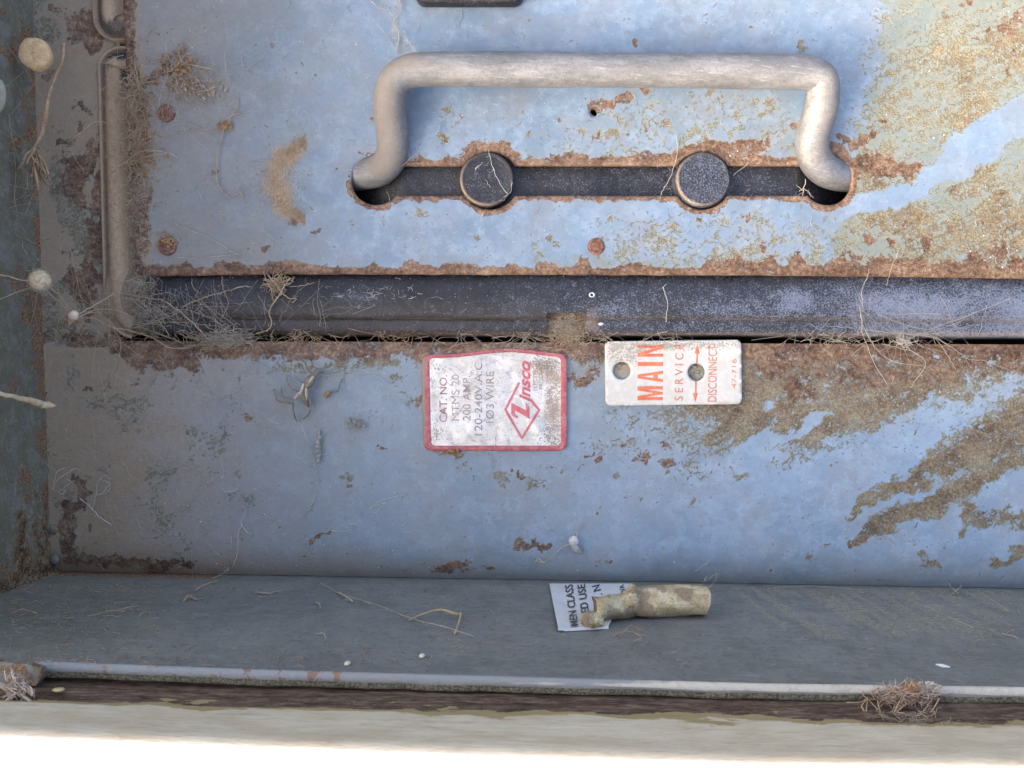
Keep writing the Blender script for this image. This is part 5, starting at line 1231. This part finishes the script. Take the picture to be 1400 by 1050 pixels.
web('cobweb', [(1.0, [(906, 392, 13), (909, 402, 14), (913, 418, 14), (910, 440, 13)]), (.7, [(906, 394, 13), (911, 388, 13)])], M_webwhite, 'single forked white thread on the black band above the plate', .5)
# left frame growth
clump('cobweb', M_webtan, (180, 120, 16), 80, 14, 46, 8, .75, 'brown stringy debris on the cover edge beside the upper left frame', (12, 46), dirn=1.2)
clump('cobweb', M_webtan, (184, 205, 14), 120, 18, 40, 9, .6, 'fuzzy tan web growth beside the dusty left frame', (8, 34))
clump('cobweb', M_webtan, (176, 300, 14), 80, 12, 80, 8, .5, 'fine tan fuzz along the lower part of the dusty left frame', (5, 20))
clump('cobweb', M_web, (190, 390, 14), 90, 22, 22, 8, .5, 'grey web fuzz at the lower corner of the dusty frame', (6, 26))
web('cobweb', [(1.2, [(178, 90, 22), (190, 115, 24), (205, 130, 22), (218, 142, 20)]), (1.2, [(184, 80, 22), (188, 110, 24), (192, 130, 20)]), (1.0, [(212, 158, 18), (208, 138, 22), (222, 128, 20)]), (1.3, [(168, 225, 22), (190, 208, 24), (215, 206, 22), (238, 212, 20), (244, 218, 18)]),
               (1.1, [(160, 228, 22), (200, 214, 22), (228, 210, 22)]), (1.0, [(92, 193, 40), (110, 182, 36), (128, 168, 26), (148, 167, 16)]), (.9, [(92, 198, 40), (105, 220, 30), (115, 235, 20)])], T, 'curved dusty threads spreading from the left frame onto the cover', 1.0)
m_ = [(1.6, [(242, 70, 20), (250, 85, 24), (270, 90, 24), (290, 95, 22), (298, 98, 19)]), (1.2, [(240, 110, 20), (250, 128, 22), (275, 125, 22), (300, 118, 20)]), (1.0, [(240, 104, 20), (244, 118, 22), (252, 126, 20)]), (1.1, [(262, 100, 20), (272, 112, 22), (284, 126, 22), (292, 142, 19)]), (1.2, [(262, 72, 20), (252, 76, 22), (240, 92, 24), (228, 100, 20)])]
web('cobweb', m_, T, 'tan debris-laden web on the cover right of the upper left frame', 2.2)
def flakes(c, n, rx, ry, z, r, lab, mat=M_rustflake, name='debris', cat='debris', grp='debris in the webs'):
    m = MB()
    for _ in range(n):
        u = rng.normal(0, .5, 2); q = ray(c[0] + u[0] * rx, c[1] + u[1] * ry, z + random.random() * 4); s_ = random.uniform(.5, 1.5) * r
        m.blob(q, (s_ * random.uniform(.6, 1.8), s_ * random.uniform(.5, 1.2), s_ * .6), 6, 3, jit=.35, rot=random.uniform(0, 3))
    return tag(m.build(name, mat, stuff=True, smooth=False), lab, cat, grp)
flakes((248, 92, 0), 110, 24, 34, 17, 2.0, 'orange-brown flakes caught in the web on the cover, upper left')
flakes((275, 122, 0), 70, 30, 12, 17, 1.8, 'paler flakes caught in the web near the upper left screw', M_dustgrain)
flakes((195, 215, 0), 220, 22, 90, 15, 1.7, 'brown crumbs along the cover edge beside the left frame')
web('cobweb', [(1.4, [(326, 135, 18), (322, 150, 20), (310, 168, 20), (304, 185, 20), (298, 210, 20), (296, 245, 20), (304, 262, 19)]), (1.6, [(304, 262, 19), (315, 270, 20), (328, 262, 20), (330, 268, 19)]), (1.3, [(300, 170, 18), (316, 158, 20), (330, 155, 19)]), (.8, [(212, 196, 18), (245, 182, 19), (290, 176, 19), (304, 172, 19)])], T, 'knotted tan strand hanging on the cover between frame and dust crescent', 2.0)
flakes((306, 172, 0), 40, 10, 8, 18, 1.8, 'small brown knot of crumbs on the tan strand')
web('cobweb', [(.9, [(232, 300, 18), (250, 312, 20), (280, 322, 19), (310, 340, 19), (330, 350, 18)]), (.8, [(240, 352, 18), (270, 352, 19), (300, 350, 19), (330, 346, 18)]), (.7, [(205, 350, 18), (218, 328, 19), (240, 318, 18)]), (.5, [(270, 255, 18), (275, 270, 19), (282, 278, 18)]), (.7, [(330, 75, 18), (334, 95, 19), (350, 85, 18), (362, 78, 18)])], M_web, 'fine pale threads on the cover around the lower left screw', 1.4)
flakes((228, 330, 0), 60, 12, 12, 16, 1.8, 'orange crumbs on and around the lower left screw')
web('cobweb', [(1.1, [(545, -5, 20), (548, 15, 22), (538, 30, 22), (545, 45, 22), (542, 72, 20)]), (1.2, [(508, 2, 20), (520, 12, 22), (532, 14, 22), (538, 25, 22)]), (.9, [(552, 42, 20), (560, 60, 24), (572, 72, 30)]), (.9, [(515, 32, 19), (528, 48, 20), (536, 60, 19)]), (.6, [(632, 10, 19), (630, 25, 20), (626, 38, 19)])], M_web, 'pinkish-grey web thread above the left bend of the handle', 1.2)
web('cobweb', [(.9, [(548, 228, 30), (575, 205, 28), (590, 195, 22), (605, 165, 19)]), (.8, [(545, 190, 40), (556, 205, 30), (562, 215, 22)]), (.6, [(488, 232, 20), (470, 232, 20), (465, 234, 19)])], M_web, 'thin threads between the left handle leg and the slot', .8)
web('cobweb', [(1.1, [(925, 185, 18), (926, 210, 20), (918, 238, 24), (908, 258, 22)]), (.9, [(908, 258, 22), (902, 268, 19)]), (1.2, [(1095, 285, 18), (1098, 262, 14), (1102, 245, 20)]), (.9, [(1092, 262, 12), (1100, 258, 14), (1112, 270, 12)]), (.7, [(1085, 270, 18), (1098, 262, 14), (1088, 252, 12)]), (.8, [(1002, 240, 12), (1015, 230, 18), (1024, 222, 18)])], M_web, 'thin threads on the slot at the right button and right handle end', 1.0)
web('cobweb', [(.9, [(668, 205, 25), (672, 225, 24), (680, 245, 24), (688, 258, 24), (694, 265, 23)]), (.7, [(655, 225, 24), (650, 232, 24), (660, 222, 24)]), (.8, [(700, 250, 24), (698, 262, 24), (690, 270, 24)]), (.6, [(664, 245, 24), (670, 256, 24)])], M_webwhite, 'white hairs stuck to the left black button', .6)
# on the lower face
fine = []
for (a, b) in (((108, 540), (145, 556)), ((185, 568), (150, 600)), ((190, 558), (205, 525)), ((205, 525), (215, 510)), ((205, 522), (217, 505)), ((220, 628), (268, 640)), ((225, 632), (245, 650)), ((250, 690), (280, 720)), ((270, 520), (320, 545)), ((300, 560), (328, 552)), ((235, 575), (260, 590)), ((280, 555), (310, 540)), ((310, 505), (350, 515)), ((20, 720), (45, 735))):
    fine.append((.5, jit_line(a, b, 4, 3.0)))
web('cobweb', fine, M_web, 'faint scattered web hairs on the shaded left part of the lower face', 1.6)
web('cobweb', [(.9, [(72, 668, 8), (80, 655, 12), (95, 645, 12), (104, 640, 8)]), (.8, [(72, 668, 8), (78, 645, 14), (88, 640, 10)]), (.8, [(72, 668, 8), (85, 675, 12), (90, 668, 8)]), (.6, [(72, 668, 8), (80, 672, 14), (96, 660, 10), (92, 655, 6)])], M_webwhite, 'star-shaped white web hairs near the lower left rivet', .5)
web('cobweb', [(1.2, [(110, 682, 4), (122, 692, 10), (138, 708, 8), (152, 717, 3)]), (.9, [(150, 660, 4), (142, 672, 10), (128, 680, 8)]), (.8, [(150, 660, 4), (135, 657, 12), (132, 675, 8), (125, 700, 4)]), (.8, [(150, 660, 4), (148, 672, 10), (130, 678, 4)]), (.6, [(136, 655, 4), (144, 650, 8), (152, 656, 4)])], M_webwhite, 'looped white web hairs left of centre, low on the face', .5)
web('cobweb', [(.9, [(332, 690, 3), (336, 700, 5), (330, 715, 5), (340, 730, 3)]), (.8, [(332, 715, 4), (325, 730, 5), (325, 755, 4), (318, 775, 2)]), (.7, [(306, 672, 3), (315, 672, 4), (326, 668, 3)]), (.8, [(292, 790, 2), (308, 782, 4), (312, 775, 3)]), (.6, [(316, 732, 3), (316, 750, 3)])], M_webwhite, 'crooked white web line running down to the ledge', 1.2)
web('cobweb', [(.7, [(407, 574, 3), (415, 590, 5), (422, 605, 5), (430, 640, 4), (434, 660, 4), (430, 680, 3), (418, 706, 2)]), (.6, [(340, 492, 3), (360, 500, 4), (378, 512, 3)]), (.9, [(402, 498, 5), (400, 515, 6), (410, 525, 6)]), (.7, [(437, 512, 6), (470, 512, 4), (520, 508, 3), (530, 512, 3)]), (.7, [(445, 515, 5), (490, 505, 4), (535, 525, 3)])], M_web, 'thin web line running down past the long husk from the spider', .4)
web('cobweb', [(.6, [(505, 695, 3), (520, 685, 5), (545, 678, 3)]), (.9, [(512, 690, 3), (522, 688, 4), (528, 688, 3)]), (.5, [(500, 702, 3), (515, 700, 4), (518, 696, 3)]), (.7, [(452, 725, 3), (465, 726, 4), (482, 724, 3)])], M_webwhite, 'small white thread smears left of and below the foil label', .6)
web('cobweb', [(.7, [(678, 585, 8), (677, 610, 8), (672, 630, 5), (672, 655, 3)]), (.6, [(640, 616, 6), (668, 626, 5), (675, 635, 3)]), (.6, [(700, 618, 6), (690, 628, 4), (676, 632, 3)]), (.5, [(600, 620, 5), (630, 622, 5), (660, 624, 4)]), (.5, [(625, 490, 10), (645, 480, 12), (668, 478, 10), (690, 482, 8)]), (.5, [(600, 482, 6), (630, 470, 8), (655, 466, 6)])], T, 'fine tan threads over the lower edge of the foil label', .6)
clump('cobweb', M_web, (690, 480, 6), 50, 60, 9, 3, .35, 'thin web shreds over the top edge of the foil label', (5, 22))
clump('cobweb', M_web, (900, 473, 7), 90, 60, 6, 2, .4, 'web dust stuck to the top edge of the white plate', (3, 10))
flakes((740, 500, 0), 160, 18, 12, 9, .8, 'grey grime grains on the upper right of the foil label', M_dustgrain)
flakes((614, 618, 0), 26, 18, 3, 5, 1.6, 'rusty crumbs under the lower left edge of the foil label')
# cobweb hairs on the ledge and the lip
m = MB()
for _ in range(700):
    px = random.choice((random.uniform(10, 420), random.uniform(10, 700), random.uniform(10, 1400))); py = random.uniform(800, 915); a = random.gauss(-.25, .7); l_ = random.uniform(2, 14)
    q = [ledge_pt(px + math.cos(a) * l_ * t, py + math.sin(a) * l_ * t * .6 + random.gauss(0, .8), 0.6 + .5 * random.random()) for t in (0, .3, .6, 1)]
    m.tube(smooth_path(q, 2), random.uniform(.1, .38), 3, cap=False)
tag(m.build('lint_fibres', M_webtan, stuff=True), 'short tan lint fibres strewn over the bottom ledge', 'lint')
def led_web(L, r, n=5): return (r, [ledge_pt(*q) for q in L])
def webw(lines, mat, lab, fuzz=.6, name='cobweb', cat='cobweb'):
    m = MB()
    for r, L in lines:
        p_ = smooth_path(L, 5); r = r * .5; p_ = [tuple(np.array(q) + rng.normal(0, .4, 3)) for q in p_]; m.tube(p_, r, 5)
        for _ in range(int(fuzz * len(p_) * .4)):
            q = random.choice(p_); a = random.uniform(0, 6.28); l_ = random.uniform(3, 10); m.tube([q, (q[0] + math.cos(a) * l_, q[1] + math.sin(a) * l_ * .3, q[2] + random.uniform(-4, 4))], r * .4, 3)
    return tag(m.build(name, mat, stuff=True), lab, cat, 'cobwebs')
webw([led_web([(438, 800, 3), (465, 815, 4), (490, 825, 5), (520, 835, 5), (560, 848, 3), (610, 862, 3), (650, 873, 2)], .8), led_web([(352, 812, 2), (370, 814, 3), (380, 810, 2)], 1.6), led_web([(460, 812, 2), (470, 818, 4), (482, 826, 3)], 2.2), led_web([(432, 825, 2), (436, 830, 4), (438, 835, 2)], 1.2), led_web([(430, 870, 2), (442, 871, 4), (445, 877, 2)], .9)], M_web, 'long web line crossing the ledge over the bent straw')
webw([led_web([(250, 825, 2), (258, 820, 5), (268, 822, 2)], 2.4), led_web([(265, 812, 2), (278, 804, 4), (295, 798, 3)], 1.6), led_web([(185, 848, 2), (195, 843, 4), (200, 838, 2)], .9), led_web([(120, 845, 2), (150, 840, 4), (170, 838, 2)], .8), led_web([(160, 836, 2), (176, 836, 5), (190, 830, 2)], .9), led_web([(15, 843, 3), (30, 838, 4), (50, 840, 2)], 1.1)], M_webtan, 'web wisps on the left end of the ledge')
webw([led_web([(838, 873, 2), (850, 870, 5), (865, 868, 3), (878, 872, 2)], 1.0), led_web([(845, 875, 2), (862, 862, 5), (878, 864, 2)], .9), led_web([(870, 868, 2), (876, 878, 4), (866, 880, 2)], .8), led_web([(905, 845, 2), (912, 838, 6), (925, 842, 2)], .5)], T, 'curly tan lint below the crushed sticker roll', 1.5)
webw([(.7, [ledge_pt(950, 812, 30), ledge_pt(972, 800, 34), ledge_pt(985, 790, 36)]), (.7, [ledge_pt(962, 820, 24), ledge_pt(975, 815, 26), ledge_pt(982, 802, 20), ledge_pt(992, 795, 30)]), (.7, [ledge_pt(965, 830, 20), ledge_pt(980, 812, 20), ledge_pt(978, 800, 20)]), (.6, [ledge_pt(905, 806, 40), ledge_pt(915, 798, 46), ledge_pt(940, 802, 40)]), (1.2, [ledge_pt(962, 820, 24), ledge_pt(967, 815, 26)])], M_web, 'wiry pale hairs at the right end of the sticker roll', .4)
webw([led_web([(1300, 815, 2), (1312, 808, 5), (1318, 800, 3)], .8), led_web([(1285, 790, 20), (1295, 805, 10), (1310, 815, 3)], .7), led_web([(1050, 806, 2), (1110, 804, 3), (1180, 808, 2)], .6), led_web([(1340, 812, 2), (1380, 838, 2)], .6), led_web([(1260, 828, 2), (1330, 860, 2)], .5), led_web([(1370, 868, 2), (1392, 875, 2)], .8)], M_web, 'fine web hairs on the right end of the ledge')
# clump of lint on the lip at the right
lc = thing('lint_clump', 'brown and grey tangle of lint and plant bits hanging on the lip at the right', 'lint clump', ray(1235, 955, 352))
m = MB()
for _ in range(260):
    u = rng.normal(0, .40, 3); p0 = np.array(ray(1240 + u[0] * 40, 948 + u[1] * 11 + abs(u[0]) * 3, 362 + u[2] * 14)); a = random.uniform(0, 6.28); L = [tuple(p0)]
    for s_ in range(3): a += random.gauss(0, .8); p0 = p0 + np.array((math.cos(a) * 6, math.sin(a) * 3.6, random.gauss(0, 2))); L.append(tuple(p0))
    m.tube(smooth_path(L, 3), random.uniform(.12, .5), 4, cap=False)
m.build('fibres', simple('brown_lint', (.24, .165, .12), (.46, .36, .28), 14, 1.0, .4), lc, stuff=True)
m = MB()
for L in ([(1186, 955), (1175, 960), (1158, 960)], [(1186, 955), (1184, 975), (1183, 992)], [(1186, 955), (1198, 968), (1208, 978)], [(1186, 955), (1178, 965), (1182, 972)], [(1205, 955), (1230, 964), (1262, 957)], [(1235, 948), (1228, 962), (1222, 975)], [(1248, 955), (1232, 968), (1218, 980)], [(1284, 955), (1278, 966), (1272, 974)], [(1272, 958), (1266, 968), (1260, 975)], [(1186, 955), (1180, 950), (1180, 944)], [(1200, 958), (1202, 968), (1206, 978)]):
    m.tube(smooth_path([ray(a, b, 366 + 4 * math.sin(a)) for a, b in L], 4), .5, 5)
m.build('stalk', M_webtan, lc, stuff=True)
m = MB()
for _ in range(26): q = ray(random.gauss(1246, 7), random.gauss(943, 4), 364); m.blob(q, (random.uniform(1.5, 3.5), random.uniform(1.2, 2.4), 1.5), 6, 4, jit=.3)
m.build('crumbs', M_rustflake, lc, smooth=False, stuff=True)
m = MB()
for _ in range(30): q = ray(random.gauss(1265, 9), random.gauss(937, 2.5), 362); m.blob(q, (random.uniform(1.5, 4), random.uniform(.8, 1.8), 1.2), 6, 4, jit=.3)
m.build('pale_fluff', M_web, lc, stuff=True)
# sag of web stuck on the wood below it
clump('cobweb', simple('brown_grey_web', (.22, .18, .13), (.38, .33, .26), 14, 1., .4), tuple(ray(1248, 982, 385)), 90, 34, 7, 8, .4, 'matted web on the worn wood under the lint clump', (6, 26), ledge=True)
# silk star at the lower left corner
ss = thing('silk_star', 'blurry sandy silk knot with thick arms at the lower left corner', 'silk knot', ray(22, 940, 380))
m = MB(); arms = [[(22, 945), (0, 936), (-20, 933)], [(20, 948), (8, 960), (-4, 978)], [(20, 930), (18, 922), (17, 915)], [(24, 946), (40, 958), (52, 972)], [(26, 936), (36, 940), (44, 950)]]
for L in arms:
    for _ in range(16):
        sd = (random.gauss(0, 1.6), random.gauss(0, 1.6))
        m.tube(smooth_path([ray(a + sd[0] * (1 - .4 * q) + random.gauss(0, 1.2), b + sd[1] * (1 - .4 * q) + random.gauss(0, 1.2), 385 + random.gauss(0, 3)) for q, (a, b) in enumerate(L)], 5), random.uniform(.2, .7), 4, cap=False)
for _ in range(150):
    a0 = random.uniform(0, 6.28); l_ = random.uniform(4, 16); c0 = (random.gauss(24, 7), random.gauss(941, 7))
    m.tube(smooth_path([ray(c0[0], c0[1], 384), ray(c0[0] + l_ * .5 * math.cos(a0) + random.gauss(0, 2), c0[1] + l_ * .5 * math.sin(a0) + random.gauss(0, 2), 388), ray(c0[0] + l_ * math.cos(a0 + .5), c0[1] + l_ * math.sin(a0 + .5), 384)], 3), random.uniform(.15, .45), 3, cap=False)
m.build('arm', simple('sandy_silk', (.42, .34, .26), (.60, .51, .42), 9, 1., 1.), ss, stuff=True)
m = MB()
for _ in range(40): q = ray(random.gauss(25, 6), random.gauss(940, 6), 382); m.blob(q, (random.uniform(1, 3), random.uniform(1, 2.4), 1.5), 7, 4, jit=.4)
m.build('knot', M_webtan, ss)
# yellow paint chip on the wood at left
m = MB(); q = ray(80, 943, 372); m.blob(q, (5.5, 1.6, 4), 8, 5, jit=.12); tag(m.build('paint_chip', simple('yellow_paint_chip', (.55, .42, .2), (.68, .56, .32), 6, .8, .5)), 'small yellow paint chip on the dark wood at the left', 'paint chip')

def fine_net(c, n, rx, ry, z, ln, lab, mat=None, r=(.10, .24)):
    m = MB()
    for _ in range(n):
        u = rng.normal(0, .5, 2); px = c[0] + u[0] * rx; py = c[1] + u[1] * ry; a = random.gauss(0, .8) + random.choice((0, 1.2)); l_ = random.uniform(*ln); z0 = z + random.uniform(0, 10); z1 = z + random.uniform(0, 10)
        L = [ray(px + math.cos(a) * l_ * t + random.gauss(0, 1.2), py + math.sin(a) * l_ * t + 3 * math.sin(math.pi * t) + random.gauss(0, 1.2), z0 + (z1 - z0) * t) for t in (-.5, -.25, 0, .25, .5)]
        m.tube(smooth_path(L, 4), random.uniform(*r), 3, cap=False)
    return tag(m.build('cobweb', mat or M_web, stuff=True), lab, 'cobweb', 'cobwebs')
fine_net((250, 425, 0), 60, 120, 24, 14, (25, 90), 'sheet of hair-fine silk over the left end of the black band')
fine_net((420, 420, 0), 26, 150, 22, 14, (15, 60), 'sparse hair-fine silk over the middle of the black band')
fine_net((185, 180, 0), 90, 40, 110, 20, (20, 70), 'hair-fine silk veil beside the dusty left frame', M_webtan)
fine_net((250, 130, 0), 70, 60, 60, 20, (15, 60), 'hair-fine silk around the upper left screw')
fine_net((110, 430, 0), 50, 80, 60, 40, (30, 120), 'hair-fine silk between the cream ball and the corner of the black band', M_webtan)
fine_net((1240, 455, 0), 34, 90, 26, 12, (20, 90), 'hair-fine silk over the gap at the right')
fine_net((220, 640, 0), 60, 170, 120, 3, (15, 60), 'hair-fine silk on the lower left part of the face')
def mat_web(c, n, rx, ry, z, lab, mat):
    return clump('cobweb', mat, (c[0], c[1], z), n, rx, ry, 5, .34, lab, (4, 16))
mat_web((205, 428), 420, 60, 18, 14, 'matted grey web sheet over the left end of the band', M_web)
mat_web((182, 150), 420, 18, 60, 18, 'matted tan web on the cover edge at the top of the dusty frame', M_webtan)
mat_web((265, 112), 260, 44, 30, 18, 'matted tan web holding flakes on the cover, upper left', M_webtan)
mat_web((188, 270), 300, 16, 80, 17, 'matted web along the lower cover edge beside the dusty frame', M_web)
mat_web((55, 240), 160, 14, 40, 50, 'matted tan web at the root of the dry stem', M_webtan)
fine_net((30, 250, 0), 40, 40, 160, 60, (30, 90), 'hair-fine silk on the left wall', M_webtan)
# ------------------------------------------------------------------ DUST: grains in heaps, pale specks everywhere
def grains(pts, rmin, rmax, mat, lab, name='dust_grains', cat='dust'):
    v = []; f = []
    for (px, py, pz) in pts:
        r = random.uniform(rmin, rmax); b = len(v); a = random.uniform(0, 6.28)
        for k_ in range(3): v.append((px + r * math.cos(a + k_ * 2.1), py + r * math.sin(a + k_ * 2.1), pz - .2))
        v.append((px, py, pz + r * 1.1)); f += [(b, b + 1, b + 3), (b + 1, b + 2, b + 3), (b + 2, b, b + 3)]
    return tag(mk(name, v, [q[::-1] for q in f], mat, smooth=False, stuff=True), lab, cat)
pts = []
while len(pts) < 5200:
    t = random.random(); a = math.radians(95 + 170 * t); R0 = 46; px = 421 + (R0 + random.gauss(0, 12) * (.5 + abs(math.sin(math.pi * t))) - 2) * math.cos(a); py = 247 + (R0 + 8) * 1.0 * math.sin(a) + random.gauss(0, 5); pts.append(ci(px + 3 * math.sin(t * 9), py) + (float(z_cover(px, py)),))
grains(pts, .5, 1.0, M_dustgrain, 'crescent-shaped heap of fine tan dust on the cover, left of the handle')
pts = []
for _ in range(6500):
    py = random.uniform(85, 425); d_ = random.gauss(20, 9); 
    if d_ < 8 or d_ > 40: continue
    zz_ = np.interp(d_, [p[0] for p in prof], [p[1] for p in prof]); pts.append((142 + .025 * (py - 380) + d_, py, float(zz_)))
grains(pts, .4, .9, M_dustgrain, 'fine tan dust lying along the left black frame')
pts = []
for _ in range(2600):
    px = random.uniform(190, 1420); py = random.uniform(0, 790)
    if 376 < py < 470:
        if py > 456: continue
        z = float(np.interp(py, [p[0] for p in bandp], [p[1] for p in bandp])) + 1.0
        if NX0 - 2 < px < NX1 + 2 and py > 425: continue
    elif py <= 376:
        if pip(np.array([[px, py]]), SLOT)[0]: continue
        z = float(z_cover(px, py)) + .1
    else:
        if 575 < px < 778 and 478 < py < 620 or 825 < px < 1015 and 464 < py < 556: continue
        z = float(z_face(px, py)) + .1
    pts.append((px, py, z))
grains(pts, .25, .75, M_speck, 'tiny pale specks scattered over cover, band and face', 'dust_specks')
pts = [(random.uniform(190, 1400), random.uniform(10, 780), 0) for _ in range(150)]; pts = [(a, b, (float(z_cover(a, b)) if b < 370 else float(z_face(a, b))) + .1) for a, b, _ in pts if (b < 370 and not pip(np.array([[a, b]]), SLOT)[0]) or (b > 625)]
pts += [(566, 784, 0), (790, 780, 0), (640, 761, 2), (645, 765, 2), (443, 745, 1), (405, 774, -5), (890, 752, 0), (922, 769, -2), (970, 700, 1), (551, 718, 2), (558, 728, 2)]
grains(pts, .8, 1.7, M_speck, 'larger white droppings and specks scattered on the blue steel', 'dust_specks')
pts = []
for _ in range(3600):
    px = random.uniform(0, 1400); py = 800 + abs(random.gauss(0, 1)) * random.choice((4, 30, 60))
    if py > 912 or (745 < px < 970 and py < 868): continue
    if px > 500 and random.random() < .45: continue
    pts.append(ledge_pt(px, py, .2))
grains(pts, .3, .95, M_dustgrain, 'tan grit strewn over the bottom ledge and heaped in its back corner')
# lint hairs on the steel
m = MB()
for _ in range(420):
    px = random.uniform(190, 1400) if random.random() < .6 else random.uniform(75, 520); py = random.choice((random.uniform(5, 370), random.uniform(480, 780)))
    if px < 190 and py < 470: continue
    if pip(np.array([[px, py]]), SLOT)[0] or (575 < px < 1015 and 460 < py < 620): continue
    a = random.uniform(0, 6.28); l_ = random.uniform(4, 15); z = (float(z_cover(px, py)) if py < 372 else float(z_face(px, py))) + .6
    q = [(px, py, z)]
    for s_ in range(3): a += random.gauss(0, .45); q.append((q[-1][0] + math.cos(a) * l_ / 3, q[-1][1] + math.sin(a) * l_ / 3, z + random.uniform(0, 1)))
    m.tube(q, random.uniform(.15, .36), 3, cap=False)
tag(m.build('lint_fibres', M_web, stuff=True), 'hair-fine pale lint stuck to the blue steel of cover and face', 'lint')
